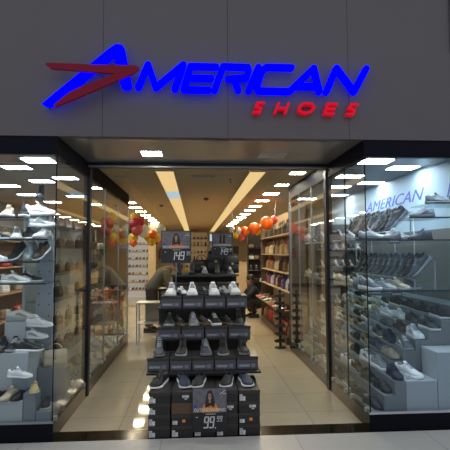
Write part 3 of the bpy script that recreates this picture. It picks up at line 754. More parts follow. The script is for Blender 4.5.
# shelf 1.37
shoe('sneaker', 'black', 'white', 'white', (-1.66, 4.66, 1.37), 0, f'black sneaker with white stripes on the third glass shelf {LW}', acc='white')
shoe('sneaker', 'off-white', 'white', 'light grey', (-1.72, 4.50, 1.37), -5, f'off-white sneaker in front of the black striped one on third shelf {LW}', acc='light grey')
shoe('sneaker', 'black', 'white', 'white', (-1.97, 4.66, 1.37), 0, f'black striped sneaker at left edge of the third glass shelf {LW}', acc='white')
# lone shoes over the white cube
shoe('runner', 'off-white', 'light grey', 'cream', (-1.72, 4.70, .985), 6, f'off-white runner on top of the small white cube {LW}', acc='beige', scale=1.1)
shoe('runner', 'off-white', 'white', 'white', (-1.97, 4.60, Z1), 40, f'off-white sneaker left of the small white cube {LW}', acc='white')
# stack right of cube: two white sneakers on clear riser
rs = thing('shoe_riser', 'clear acrylic riser with white sneakers beside the small white cube', 'shoe stand', (-1.575, 4.66, Z1))
MB().box(-.11, .11, -.05, .05, .085, .090).box(-.11, .11, -.05, .05, .198, .203).box(-.11, -.106, -.05, .05, 0, .203).build('acrylic_body', acry, rs)
shoe('sneaker', 'white', 'white', 'silver', (-1.545, 4.66, Z1 + .203), -8, f'white leather sneaker, upper one on the riser beside the white cube {LW}', acc='white', scale=1.0)
shoe('sneaker', 'white', 'white', 'silver', (-1.585, 4.66, Z1 + .090), -8, f'white leather sneaker, lower one on the riser beside the white cube {LW}', acc='light grey', scale=.95)
shoe('sneaker', 'black', 'white', 'black', (-1.59, 4.50, Z1), 2, f'long black sneaker with white sole on the tall plinth edge {LW}', acc='black', tagged=True)
shoe('runner', 'black', 'light grey', 'white', (-1.745, 4.56, Z1), -90, f'black sneaker with white tongue on the tall plinth {LW}', acc='white', tagged=True)
shoe('runner', 'black', 'brown', 'black', (-1.85, 4.55, Z1), -80, f'black sneaker with brown sole on the tall plinth {LW}', acc='black', tagged=True)
# lower part
rs = thing('shoe_riser', 'clear bracket carrying a white sneaker on the face of the tall plinth', 'shoe stand', (-1.60, 4.34, .335))
MB().box(-.10, .10, -.04, .075, .182, .187).box(-.10, .10, .072, .075, 0, .182).build('bracket', acry, rs)
shoe('sneaker', 'white', 'white', 'silver', (-1.60, 4.335, .523), -8, f'white sneaker on the clear bracket before the tall plinth {LW}', acc='white', scale=.82)
for i, (x, u, sl) in enumerate([(-1.80, 'black', 'black'), (-1.695, 'cream', 'beige'), (-1.60, 'black', 'dark grey')]):
    shoe('loafer' if i != 1 else 'sneaker', u, sl, 'grey' if i != 1 else 'cream', (x, 4.35, .335), -104, f'{u} shoe with white tag, {["left", "middle", "right"][i]} of three on the low plinth', tagged=True, scale=.88, acc='cream' if i == 1 else None)
shoe('slip_on', 'gold', 'cream', 'gold', (-1.475, 4.34, .40), -72, 'woven gold slip-on on the narrow corner block of the left window', scale=.85)
shoe('slip_on', 'black', 'cream', 'black', (-1.385, 4.40, .24), -80, 'black slip-on with cream sole low in the corner of the left window', scale=.85)
handbag('satchel', 'cream', (-1.425, 4.80, .52), 20, 'cream handbag at the corner of the left window beside the glass', scale=.85)
tag(MB().box(-1.56, -1.29, 4.68, 4.885, .13, .52, bev=.004).build('plinth', riser_m), 'grey pedestal under the cream handbag in the left window', 'plinth')
plinth(-1.43, -1.30, 4.262, 4.53, .13, .24, 'lowest grey block in the corner of the left window', riser_m)
shoe('ankle_boot', 'slate', 'slate', 'slate', (-1.60, 4.78, 2.21), -80, f'tall dark boot standing highest near the corner {LW}', scale=.9)
rs = thing('shoe_riser', 'tall clear stand under the dark boot in the left window', 'shoe stand', (-1.60, 4.78, 1.79))
MB().box(-.06, .06, -.14, .10, .412, .42).box(-.06, .06, .095, .10, 0, .412).build('acrylic_body', acry, rs)
# low row on the window floor along the side glass
for i, (y, u, k) in enumerate([(4.98, 'white', 'sneaker'), (5.2, 'silver', 'slip_on'), (5.42, 'cream', 'slip_on'), (5.75, 'beige', 'slip_on'), (6.05, 'silver', 'loafer'), (6.4, 'tan', 'slip_on'), (6.8, 'beige', 'loafer'), (7.2, 'gold', 'slip_on'), (7.6, 'tan', 'loafer'), (8.0, 'cream', 'slip_on')]):
    shoe(k, u, 'cream', u, (-1.42, y, .13), -60, f'{u} shoe, {ORD[i]} from the front on the floor of left display case', tagged=i % 2 == 0)
    shoe(k, ['tan', 'cream', 'beige', 'silver', 'gold'][i % 5], 'tan', 'tan', (-1.66, y + .12, .13), -60, f'{["tan", "cream", "beige", "silver", "gold"][i % 5]} flat shoe, {ORD[i]} from the front behind the floor row of left case')
# glass shelves with bags down the side of the left case
bs = thing('shelving_unit', 'grey panelled shelving with handbags behind the side glass of left case', 'shelving', (-1.82, 5.0, 0))
MB().box(-.04, .0, .05, 2.4, .13, 2.1).build('back_panel', mat('bag_wall_pale', (.42, .42, .40), .5), bs)
for z in (.50, .80, 1.13, 1.42, 1.72):
    gsh = MB().box(0, .30, .05, 3.5, z - .012, z); gsh.build('glass_shelf', shelfg, bs)
for y in (.05, 1.3, 2.4, 3.5): MB().box(-.02, .0, y - .01, y + .01, .13, 2.1).build('upright', steel, bs)
bn = 0
cols = ['black', 'black', 'dark grey', 'black', 'cream', 'black', 'black', 'black', 'black', 'brown']
lv = {.50: 'lowest', .80: 'second', 1.13: 'third', 1.42: 'fourth', 1.72: 'highest'}
for z in (.50, .80, 1.13, 1.42, 1.72):
    for i in range(7):
        y = 5.22 + i * .47 + random.uniform(-.04, .04); c = cols[(i * 3 + bn * 4) % 10]
        handbag(['satchel', 'bucket', 'satchel', 'tote'][(i + bn) % 4], c, (-1.66, y, z), 78 + random.uniform(-12, 12), f'{c} handbag, {ORD[i]} from the front on the {lv[z]} glass shelf of left case', 'handbags in the left display case', scale=.52 if (i + bn) % 4 == 3 else .60)
    bn += 1
for i, y in enumerate((5.15, 5.45, 5.8, 6.2, 6.6)):
    shoe('ankle_boot', ['grey', 'brown', 'black', 'dark grey', 'brown'][i], 'black', 'grey', (-1.70, y, 2.10 if False else 1.96), -60, f'{["grey", "brown", "black", "dark grey", "brown"][i]} ankle boot, {ORD[i]} from the front atop the left case shelving', single=True)
MB().box(0, .30, .05, 1.9, 1.948, 1.96).build('glass_shelf', shelfg, bs)

# dim sales tables behind the left case
for k, (y, lab) in enumerate(((9.6, 'front wooden bench with orange boxes left of the aisle'), (11.4, 'rear wooden bench with orange boxes left of the aisle'))):
    t = thing('display_bench', lab, 'display bench', (-2.35, y, 0))
    for z in (.20, .42, .66): MB().box(-.6, .6, -.5, .5, z - .02, z, bev=.003).build('shelf', wood, t)
    for x in (-.57, .54):
        for yy in (-.48, .45): MB().box(x, x + .03, yy, yy + .03, 0, .64).build('leg', wood, t)
    for r, z in enumerate((.20, .42, .66)):
        for i in range(5):
            oc = [(orange_b, 'orange'), (brown_b, 'brown'), (mat('shoe_box_cream', (.5, .4, .26), .6), 'cream')][(i + r + k) % 3]
            shoebox(-2.83 + i * .235, y - .49, z, .215, .34, .11, oc[0], oc[0], f'{oc[1]} shoe box, {cn[i]} on the {["bottom", "middle", "top"][r]} shelf of the {["front", "rear"][k]} wooden bench', 'boxes on the wooden benches', 0)
    for i in range(5):
        u = ['cream', 'red', 'tan', 'white', 'beige'][(i + k * 2) % 5]
        shoe('slip_on', u, 'tan', 'tan', (-2.83 + i * .235, y - .34, .77), -80, f'{u} slip-on, {cn[i]} on the boxes of the {["front", "rear"][k]} wooden bench', single=True)
dr = thing('clothes_rack', 'dark shelving of black bags at the left wall beyond the case', 'shelving', (-3.9, 9.5, 0))
for z in (.4, .9, 1.4, 1.9): MB().box(0, .4, -3.5, 3.5, z - .02, z).build('shelf', wood, dr)
MB().box(-.2, -.0, -3.5, 3.5, 0, 2.2).build('back_panel', mat('dark_brown_panel', (.10, .07, .045), .6), dr)
for zi, z in enumerate((.4, .9, 1.4, 1.9)):
    for i in range(10):
        c = ['black', 'brown', 'tan', 'white', 'red', 'beige'][(i * 2 + zi) % 6]
        handbag('satchel', c, (-3.7, 6.3 + i * .7, z), 80, f'{c} handbag, {ORD[i]} from the front on {["lowest", "second", "third", "highest"][zi]} shelf of left wall', 'handbags on the left wall shelves', single=True)

# ================================================================== RIGHT WINDOW
RW = 'in right window'
# long stepped stand, rows run along the aisle
ST = [(1.665, 1.785, .145), (1.785, 1.895, .288), (1.895, 2.00, .42), (2.00, 2.135, .532), (2.135, 2.27, .638), (2.27, 2.41, .737), (2.41, 2.55, .83), (2.55, 2.70, .943)]
st = thing('stepped_shoe_stand', 'grey stepped stand filled with rows of shoes in the right window', 'shoe stand', (1.70, 4.62, .13))
m = MB()
for x0, x1, z in ST: m.box(x0 - 1.70, x1 - 1.70, -.33 if x1 < 2.01 else 0, 2.95, 0, z - .13)
m.box(1.0, 1.27, 0, 2.95, 0, .95); m.build('steps', step_m, st)
plinth(2.003, 2.31, 4.29, 4.60, .13, .42, 'lower white block at the front of the right window')
plinth(2.315, 2.97, 4.29, 4.60, .13, .685, 'taller white block at the front of the right window')
stn = ['lowest', 'second', 'third', 'fourth', 'fifth', 'sixth', 'seventh', 'highest']
DK = ['black', 'grey', 'navy', 'white', 'dark grey', 'light grey', 'olive', 'light grey', 'black', 'slate', 'beige']
KK = ['sneaker', 'runner', 'sneaker', 'loafer', 'sneaker', 'runner']
SPEC = {(3, 0): ('loafer', 'beige', 'grey', 'grey'), (4, 0): ('sneaker', 'grey', 'light grey', 'white'), (5, 0): ('sneaker', 'white', 'white', 'silver'), (6, 0): ('sneaker', 'dark grey', 'white', 'black'), (7, 0): ('sneaker', 'black', 'white', 'dark grey'),
        (7, 1): ('sneaker', 'black', 'light grey', 'black'), (6, 1): ('sneaker', 'dark grey', 'grey', 'black'), (5, 1): ('sneaker', 'brown', 'grey', 'brown'), (4, 1): ('sneaker', 'navy', 'dark grey', 'navy'), (3, 1): ('runner', 'slate', 'grey', 'slate'),
        (0, 0): ('loafer', 'black', 'black', 'black'), (1, 0): ('loafer', 'black', 'black', 'black'), (2, 0): ('sneaker', 'navy', 'black', 'black'), (0, 1): ('loafer', 'black', 'black', 'black'), (1, 1): ('sneaker', 'black', 'dark grey', 'black'), (2, 1): ('runner', 'light grey', 'white', 'silver'), (2, 2): ('runner', 'white', 'white', 'grey'), (6, 3): ('runner', 'white', 'white', 'grey')}
for r, (x0, x1, z) in enumerate(ST):
    for i in range(9):
        y = (4.45 if r < 3 else 4.76) + i * (.335) + (r % 2) * .04
        if (r, i) in SPEC: k, u, so, la = SPEC[(r, i)]
        else:
            u = DK[(r * 5 + i * 3) % len(DK)] if i < 4 else ['tan', 'brown', 'beige', 'black', 'cream', 'light grey'][(r + i * 2) % 6]
            k = KK[(r + i * 2) % 6]; so = random.choice(['light grey', 'light grey', 'white', 'cream']); la = random.choice(['light grey', u, 'black'])
        shoe(k, u, so, la, ((x0 + x1) / 2 + .01, y, z), -84 + random.uniform(-9, 9), f'{u} shoe, {ORD[i]} from the front on the {stn[r]} step {RW}', tagged=(r + i) % 3 == 0, acc=u if i % 2 else la, group=None, scale=1.05 if r < 3 else 1.14)
shoe('runner', 'white', 'white', 'silver', (2.11, 4.46, .42), -62, f'large white sneaker on the lower white block {RW}', acc='white', scale=1.1, tagged=True)
tg = thing('price_card', 'small white price card on lower block beside the large white sneaker', 'price card', (2.035, 4.315, .42), (R(-12), 0, R(8)))
MB().box(-.035, .035, 0, .002, 0, .05).build('card', tag_w, tg); MB().box(-.022, .02, -.001, 0, .012, .02).box(-.025, .025, -.001, 0, .028, .036).build('print', tag_g, tg)
# glass shelves
gs = thing('shelving_unit', 'glass shelves on steel posts in the right window', 'shelving', (1.70, 4.40, 0))
def gs_shelf(x0, x1, y0, y1, z): gshelf(gs, x0 - 1.70, x1 - 1.70, y0 - 4.40, y1 - 4.40, z)
gs_shelf(1.72, 2.96, 4.45, 7.55, 1.265); gs_shelf(1.72, 2.96, 4.45, 7.55, 1.775); gs_shelf(2.16, 2.60, 4.45, 4.95, 2.005); gs_shelf(2.42, 2.96, 4.45, 4.95, 2.155)
for x in (2.70, 2.97):
    for y in (4.46, 6.0, 7.5): MB().tube([(x - 1.70, y - 4.40, .13), (x - 1.70, y - 4.40, 2.2)], .007, 8).build('post', steel, gs)
for x, z in ((2.0, 1.212), (1.79, 1.225), (1.99, 1.735)):
    t = thing('shelf_sign', f'dark strip sign under {["lower", "lower", "upper"][[2.0, 1.79, 1.99].index(x)]} glass shelf edge {RW}, {"near the middle" if x == 2.0 else "near the corner" if x == 1.79 else "above the leaning shoes"}', 'sign', (x, 4.438, z))
    MB().box(-.055, .055, 0, .004, 0, .040).build('plate', mat('strip_sign_dark', (.015, .017, .022), .4), t)
    b = MB()
    for i in range(6): b.box(-.045 + i * .016, -.034 + i * .016, -.001, 0, .012, .028)
    b.build('print', mat('strip_print', (.30, .32, .36), .5), t)
# shelf 1.265: low shoes at the front and rows along Y
row = [(1.80, 4.62, 'runner', 'grey', 'white', 'white'), (1.95, 4.60, 'sneaker', 'light grey', 'light grey', 'grey'), (2.075, 4.57, 'runner', 'beige', 'light grey', 'beige'), (2.23, 4.66, 'sneaker', 'dark grey', 'light grey', 'dark grey'), (1.86, 4.95, 'runner', 'light grey', 'grey', 'white')]
for i, (x, y, k, u, so, la) in enumerate(row):
    shoe(k, u, so, la, (x, y, 1.265), -62, f'{u} sneaker, {cn[i] if i < 4 else "rear one"} of the front group, lower glass shelf {RW}', acc=u, tagged=True)
tt = ['beige', 'tan', 'cream', 'brown', 'light grey', 'gold']
for r, x in enumerate((1.82, 2.05)):
    for i in range(6):
        u = tt[(i + 2 * r) % 6]
        shoe(['slip_on', 'loafer', 'runner'][(i + r) % 3], u, 'cream', 'white', (x, 5.30 + i * .37, 1.265), -75 + random.uniform(-8, 8), f'{u} shoe, {ORD[i]} back in {["the aisle-side", "the second"][r]} row on lower glass shelf {RW}')
# inclined racks with leaning shoes
def lean_rack(x, y0, y1, z, label, zfloor, cols, name, big=None, n=10, dy=.135, sc=1.):
    t = thing('shoe_rack', label, 'shoe rack', (x, y0, z))
    a = R(42); L = .30 * sc; ca, sa = math.cos(a), math.sin(a)
    M = Matrix.Rotation(-a, 4, 'Y')
    MB().box(-L / 2, L / 2, 0, y1 - y0, -.008, 0, M=M).build('inclined_board', acry, t)
    MB().box(-L / 2 - .008, -L / 2, 0, y1 - y0, -.008, .02, M=M).build('toe_rail', steel, t)
    for yy in (0.02, y1 - y0 - .03): MB().box(L / 2 * ca - .02, L / 2 * ca - .008, yy, yy + .012, zfloor - z, L / 2 * sa - .016).box(-L / 2 * ca + .008, -L / 2 * ca + .02, yy, yy + .012, zfloor - z, -L / 2 * sa - .004).build('leg', steel, t)
    for i in range(n):
        c = cols[i % len(cols)]
        k = ['runner', 'sneaker'][i % 2]
        yy = y0 + .08 + i * dy
        o = shoe(k, c, 'grey' if c != 'grey' else 'dark grey', 'light grey' if c != 'grey' else 'black', (x - .003, yy, z + .002), 0, f'leaning {c} sneaker, {ORD[i]} from the front on the {name} {RW}', acc='dark grey', scale=sc)
        # toe to -X and down
        o.rotation_euler = Euler((0, a, PI), 'XYZ')
    return t
lean_rack(2.35, 4.52, 6.35, 1.47, 'inclined rack of leaning dark sneakers on the lower glass shelf', 1.265, ['slate', 'black', 'dark grey', 'slate'], 'lower inclined rack', n=11, dy=.16, sc=1.1)
lean_rack(2.32, 4.98, 6.6, 1.99, 'inclined rack of leaning grey sneakers above the upper glass shelf', 1.775, ['slate', 'black', 'dark grey', 'grey'], 'upper inclined rack', n=10, dy=.158, sc=1.2)
# upper shelf 1.775
row = [(1.84, 4.62, 'runner', 'silver', 'dark grey', 'silver', -35), (2.03, 4.60, 'runner', 'grey', 'dark grey', 'light grey', -150), (2.33, 4.58, 'sneaker', 'slate', 'black', 'slate', -170), (2.22, 4.82, 'runner', 'light grey', 'grey', 'white', -30), (1.90, 4.9, 'runner', 'slate', 'grey', 'light grey', -40)]
for i, (x, y, k, u, so, la, rz) in enumerate(row):
    shoe(k, u, so, la, (x, y, 1.775), rz, f'{u} sneaker, {["nearest the glass corner", "above the strip sign", "under the small shelf", "behind the others", "behind the corner one"][i]} on upper glass shelf {RW}', acc=la)
shoe('runner', 'grey', 'slate', 'light grey', (2.37, 4.60, 2.005), -172, 'grey trainer alone on the small glass shelf of the right window', acc='slate')
shoe('sneaker', 'slate', 'dark grey', 'grey', (2.56, 4.60, 2.155), -8, 'slate sneaker on the topmost glass shelf of the right window', acc='grey')
shoe('sneaker', 'dark grey', 'slate', 'grey', (2.82, 4.60, 2.155), -8, 'dark grey sneaker at right end of topmost glass shelf of right window', acc='grey')
tt2 = ['silver', 'dark grey', 'white', 'grey', 'slate']
for i in range(6):
    u = tt2[i % 5]
    shoe('high_top' if i % 2 else 'runner', u, 'light grey', 'white', (1.84, 5.25 + i * .38, 1.775), -60, f'{u} shoe, {ORD[i]} back along the aisle edge of upper glass shelf {RW}')
# unseen fill spots for the right case are added further down
# lettering on the right wall
for i, (yc, zc, h_, wd_, lab) in enumerate([(6.80, 2.345, .16, 2.05, 'thin pale blue word AMERICAN on the wall behind the leaning sneakers'), (4.62, 2.30, .34, 1.22, 'large blue word AMERICAN on the wall nearest the right window front')]):
    t = thing('wall_lettering', lab, 'lettering', (2.998, yc, zc))
    me = text_mesh('AMERICAN', 1.0, .003, .4, 1.0); me.materials.clear(); me.materials.append(blue_t)
    o = link('letters', me, t, (0, 0, 0), (R(90), 0, R(-90)))
    vx = [v.co.x for v in me.vertices]; vy = [v.co.y for v in me.vertices]
    o.scale = (wd_ / (max(vx) - min(vx)), h_ / (max(vy) - min(vy)), 1)

# ================================================================== BALLOONS
def balloon(x, y, z, r, col, label, rz=0, tilt=20):
    t = thing('balloon', label, 'balloon', (x, y, z), (R(tilt), 0, R(rz)), 'balloon garland')
    prof = []
    for i in range(13):
        a = PI * i / 12; rr = r * math.sin(a); zz = -r * math.cos(a)
        if a < PI / 2: zz *= 1.18; rr *= (1 - .10 * math.cos(a))
        prof.append((max(rr, .001), zz))
    MB().lathe(prof, 20).build('latex_body', mat('balloon_' + col.replace(' ', '_'), PAL_B[col], .25), t)
    MB().lathe([(.004, -r * 1.17), (.012, -r * 1.17 - .012), (.010, -r * 1.17 - .015), (.001, -r * 1.17 - .012)], 8).build('knot', MATS['balloon_' + col.replace(' ', '_')], t)
PAL_B = {'yellow': (.72, .42, .02), 'red': (.50, .03, .03), 'coral red': (.62, .09, .07), 'orange': (.85, .13, .01), 'cream': (.62, .55, .40), 'grey white': (.5, .5, .46)}
BL = [(-1.04, 7.9, 2.165, .10, 'red', 'red balloon at top left beside the left case end'), (-.965, 8.0, 2.20, .085, 'red', 'red balloon right of the other red one near left case'),
      (-1.0, 7.9, 2.06, .10, 'coral red', 'coral red balloon below the red pair at the left case'), (-1.07, 8.05, 2.29, .085, 'yellow', 'yellow balloon above the red ones at the left case'),
      (-1.09, 8.1, 1.93, .085, 'yellow', 'yellow balloon hanging lowest at the left case end'), (-1.08, 8.0, 1.83, .06, 'orange', 'small orange balloon lowest at the left case end'),
      (-1.10, 9.6, 2.13, .13, 'cream', 'cream balloon left of the yellow ones above the bending man'), (-1.03, 10, 2.03, .11, 'yellow', 'yellow balloon left in the bunch above the bending man'),
      (-.96, 10, 1.92, .10, 'yellow', 'yellow balloon lowest in the bunch above the bending man'), (-.93, 9.95, 2.06, .09, 'orange', 'orange balloon in the middle of the bunch above the bending man'),
      (-.83, 10, 2.01, .105, 'yellow', 'yellow balloon right in the bunch above the bending man'), (-.82, 10.1, 1.93, .09, 'coral red', 'coral balloon tucked behind the yellow ones left of the sign'),
      (-.77, 10, 2.17, .12, 'cream', 'cream balloon above the corner of the large price sign'),
      (.77, 9.5, 2.13, .07, 'grey white', 'grey white balloon leftmost of the right garland'), (.885, 9.5, 2.13, .075, 'coral red', 'coral balloon behind a pale one in the right garland'),
      (.90, 9.42, 2.10, .065, 'grey white', 'small grey white balloon before the coral one in right garland'), (.845, 9.45, 2.02, .07, 'yellow', 'yellow balloon low at the left of the right garland'),
      (1.03, 9.45, 2.105, .095, 'orange', 'orange balloon in the middle of the right garland'), (.955, 9.45, 1.99, .085, 'coral red', 'coral red balloon lowest in the right garland'),
      (1.225, 9.4, 2.165, .115, 'orange', 'large orange balloon right of centre in the right garland'), (1.33, 9.5, 2.11, .085, 'yellow', 'yellow balloon below the large orange ones in right garland'),
      (1.41, 9.45, 2.19, .075, 'cream', 'cream balloon between the two large orange ones'), (1.47, 9.3, 2.27, .13, 'orange', 'large orange balloon highest in the right garland'),
      (1.53, 9.45, 2.22, .09, 'yellow', 'yellow balloon tucked behind the highest orange one'), (1.64, 9.4, 2.34, .085, 'coral red', 'coral red balloon at the right end of the garland')]
for i, bdat in enumerate(BL): balloon(*bdat, rz=i * 40, tilt=(i % 3) * 12)
tag(MB().tube([(-1.12, 7.8, 2.76), (-1.05, 7.95, 2.2), (-1.08, 8.1, 1.9)], .003, 5).build('balloon_string', tag_w), 'thin string holding the left case balloons', 'string')
tag(MB().tube([(-.90, 10.05, 2.76), (-.93, 10.08, 2.1), (-.93, 10.08, 1.95)], .003, 5).build('balloon_string', tag_w), 'thin string holding the bunch above the bending man', 'string')
tag(MB().tube([(.75, 9.55, 2.76), (.8, 9.52, 2.12), (1.0, 9.52, 2.07), (1.25, 9.5, 2.14), (1.45, 9.5, 2.2), (1.66, 9.5, 2.35), (1.7, 9.5, 2.76)], .003, 5).build('balloon_string', tag_w), 'thin string holding the right balloon garland', 'string')

# ================================================================== STORE INTERIOR
# --- handbag wall, right of the aisle
br_ = thing('shelving_unit', 'tall light shelving full of handbags on the right of the aisle', 'shelving', (1.62, 7.8, 0))
MB().box(.30, .34, 0, 3.4, 0, 2.5).build('back_panel', mat('slat_panel_cream', (.28, .20, .11), .6), br_)
for z in (.95, 1.28, 1.62, 2.0): MB().box(0, .30, 0, 3.4, z - .02, z).build('shelf', mat('shelf_cream', (.42, .33, .20), .5), br_)
for y in (0, 3.38): MB().box(.0, .34, y, y + .02, 0, 2.5).build('end_panel', MATS['dark_brown_panel'], br_)
MB().box(-.12, .30, 0.35, 3.4, .575, .60).build('ledge', MATS['shelf_cream'], br_); MB().box(.0, .28, .35, 3.4, 0, .12).build('plinth', MATS['dark_brown_panel'], br_)
bc = ['cream', 'beige', 'tan', 'cream', 'brown', 'gold', 'beige', 'cream', 'tan', 'red']
for zi, z in enumerate((.12, .95, 1.28, 1.62, 2.0)):
    for i in range(13):
        c = {0: ['tan', 'beige', 'brown', 'red', 'cream', 'black'], 1: ['blue', 'purple', 'cream', 'pink', 'white', 'tan', 'black'], 4: ['black', 'brown', 'dark grey', 'tan', 'black', 'beige']}.get(zi, bc)
        c = c[(i * 3 + zi) % len(c)]
        tote = zi > 1 and (i + zi) % 2
        handbag('tote' if tote else 'satchel' if (i + zi) % 3 else 'bucket', c, (1.77 + random.uniform(-.02, .02), 8.27 + i * .232, z), 82 + random.uniform(-20, 20), f'{c} handbag, {ORD[i]} from the front on the {["floor-level", "second", "third", "fourth", "highest"][zi]} shelf right of aisle', 'handbags on the shelving right of the aisle', scale=random.uniform(.78, .84) if tote else random.uniform(1.0, 1.15))
for r in range(2):
    for i in range(12):
        u = ['white', 'black', 'silver', 'red', 'tan', 'beige', 'black'][(i + 3 * r) % 7]
        shoe('slip_on', u, 'tan', u, (1.57 + r * .12, 8.25 + i * .245 + r * .1, .60), 200 + random.uniform(-20, 20), f'{u} slip-on, {ORD[i]} from the front in the {["edge", "inner"][r]} row on the ledge below the handbags', single=True, scale=.42 * 2)
# dark pole of hanging slippers at the near end
pr = thing('slipper_rack', 'dark narrow rack of slippers at the near end of bag shelving', 'shoe rack', (1.47, 7.92, 0))
MB().box(-.02, .02, -.02, .02, 0, 1.0).build('pole', blk, pr); MB().lathe([(.10, 0), (.10, .02), (.02, .03)], 16).build('foot', blk, pr)
for i in range(7): MB().box(-.09, .09, -.07, .07, .10 + i * .13, .108 + i * .13).build('tray', blk, pr)
for i in range(7): shoe('slip_on', ['black', 'brown', 'dark grey'][i % 3], 'dark grey', 'gold', (1.46, 7.92, .108 + i * .13), 160, f'{["black", "brown", "dark grey"][i % 3]} slipper on tray {ORD[i]} from the floor of narrow rack', single=True, scale=.7)
# grey cabinet panel seen behind the right case end
gp = thing('tall_cabinet', 'tall grey panel with hanging shoes behind the right case end', 'cabinet', (2.15, 8.0, 0))
MB().box(0, .8, 0, .06, 0, 2.15, bev=.004).build('panel', mat('cabinet_grey', (.09, .095, .10), .4), gp)
for z in (.8, 1.1, 1.4, 1.7): MB().box(0, .8, -.18, 0, z - .012, z).build('shelf', steel, gp)
for zi, z in enumerate((.8, 1.1, 1.4, 1.7)):
    for i in range(6):
        u = ['silver', 'grey', 'tan', 'black'][(i + zi) % 4]
        shoe('high_top', u, 'light grey', 'white', (2.22 + i * .13, 7.90, z), -90, f'{u} high top, {ORD[i]} from left on {["lowest", "second", "third", "highest"][zi]} shelf of grey cabinet', single=True, scale=.7)
# --- dark shelf facing front, right rear
ds = thing('shelving_unit', 'dark shelving at the rear right behind the crouching man', 'shelving', (1.62, 14.0, 0))
MB().box(0, .9, .3, .33, 0, 2.35).build('back_panel', mat('dark_panel', (.03, .022, .018), .6), ds)
for z in (.4, .75, 1.1, 1.45, 1.8): MB().box(0, .9, 0, .3, z - .02, z).build('shelf', MATS['dark_panel'], ds)
for x in (0, .88): MB().box(x, x + .02, 0, .3, 0, 2.35).build('end_panel', MATS['dark_panel'], ds)
for zi, z in enumerate((.4, .75, 1.1, 1.45, 1.8)):
    for i in range(5):
        c = ['black', 'brown', 'black', 'white', 'tan'][(i + zi) % 5]
        if zi in (0, 2): shoe('high_top', 'black', 'light grey', 'white', (1.72 + i * .17, 14.13, z), -100, f'black high top, {cn[i]} on the {["lowest", "", "third"][zi]} shelf of rear dark shelving', single=True)
        else: handbag('satchel', c, (1.74 + i * .17, 14.14, z), 0, f'{c} bag, {cn[i]} on the {["", "second", "", "fourth", "highest"][zi]} shelf of rear dark shelving', single=True, scale=.6)
# --- far left shoe wall
fs = thing('shelving_unit', 'bright wall of shoes at the far left of the aisle', 'shelving', (-2.55, 17.0, 0))
MB().box(0, .85, .35, .4, 0, 2.35).build('back_panel', mat('white_panel_glow', (.6, .6, .58), .6, emit=(1, .95, .85), es=.25), fs)  # panel brightness put in as emission, no lamp behind it
for x in (0, .83): MB().box(x, x + .02, 0, .35, 0, 2.35).build('end_panel', MATS['warm_wall_paint'], fs)
for zi in range(7): MB().box(0, .85, 0, .35, .28 + zi * .28, .30 + zi * .28).build('shelf', MATS['shelf_cream'], fs)
for zi in range(7):
    for i in range(6):
        u = ['white', 'tan', 'black', 'cream', 'red', 'beige', 'brown'][(i * 2 + zi * 3) % 7]
        shoe('sneaker', u, 'cream', 'white', (-2.45 + i * .13, 17.16, .30 + zi * .28), -90, f'{u} sneaker, {ORD[i]} from left on shelf {ORD[zi]} from floor of far left shoe wall', single=True)
struct('column', MB().box(-1.70, -1.44, 16.5, 16.75, 0, ZC), wall_m)
fe = thing('fire_extinguisher', 'small red fire extinguisher on the rear wall left of the large price sign', 'fire extinguisher', (-1.72, 22.66, 1.35))
MB().lathe([(.07, 0), (.085, .02), (.085, .36), (.06, .42), (.03, .45)], 14).build('cylinder', mat('extinguisher_red', (.6, .02, .01), .3), fe)
MB().lathe([(.02, .45), (.02, .52)], 8).box(-.05, .05, -.012, .012, .50, .53).build('valve', blk, fe); MB().tube([(0, -.02, .48), (.1, -.04, .45), (.12, -.03, .2)], .01, 6).build('hose', blk, fe)
MB().box(-.04, .04, .04, .09, .2, .26).build('bracket', steel, fe)
# --- rear wall shelves
rsu = thing('shelving_unit', 'wooden shelves of shoes on the rear wall between the price signs', 'shelving', (-.55, 21.9, 0))
MB().box(0, 1.15, .38, .42, 0, 2.65).build('back_panel', mat('amber_panel_glow', (.42, .27, .12), .6, emit=(1, .7, .35), es=.12), rsu)  # warm light on the panel put in as weak emission
for zi in range(7): MB().box(0, 1.15, 0, .38, .28 + zi * .34, .30 + zi * .34).build('shelf', wood, rsu)
for x in (0, 1.13): MB().box(x, x + .02, 0, .38, 0, 2.65).build('end_panel', wood, rsu)
for zi in range(7):
    for i in range(6):
        u = ['brown', 'tan', 'black', 'white', 'beige'][(i * 2 + zi) % 5]
        shoe('ankle_boot' if zi % 2 else 'sneaker', u, 'brown', 'tan', (-.42 + i * .18, 22.08, .30 + zi * .34), -90, f'{u} shoe, {ORD[i]} from left on shelf {ORD[zi]} from floor of the rear wooden shelves', single=True)
for k, (z, h_, es) in enumerate(((2.24, .34, .9), (1.92, .12, .35))):
    t = thing('light_box', ['pale blue lit poster high on the rear wall beside the small sign', 'narrow blue lit strip below the pale lit poster'][k], 'light box', (.72, 22.70, z))
    MB().box(-.02, .58, 0, .05, -.02, h_ + .02).build('frame', steel, t)
    MB().box(0, .56, -.006, 0, 0, h_).build('lit_face', mat(f'lit_face_{"pale" if k == 0 else "deep"}', (.3, .4, .5), .5, emit=(.45, .62, .8) if k == 0 else (.05, .16, .45), es=es), t)
t = thing('wall_picture', 'small dark framed picture on the rear wall right of the small sign', 'picture', (2.02, 22.72, 1.78))
MB().box(-.14, .14, 0, .03, -.2, .2).build('frame', blk, t); MB().box(-.11, .11, -.003, 0, -.17, .17).build('print', mat('picture_print', (.05, .05, .08), .5), t)
cd = thing('cash_desk', 'tall beige counter at the rear of the store', 'counter', (1.72, 18.0, 0))
MB().box(-.6, .6, 0, .6, 0, 1.24, bev=.01).build('body', wall_m, cd); MB().box(-.64, .64, -.04, .64, 1.24, 1.28, bev=.006).build('counter_top', MATS['shelf_cream'], cd)
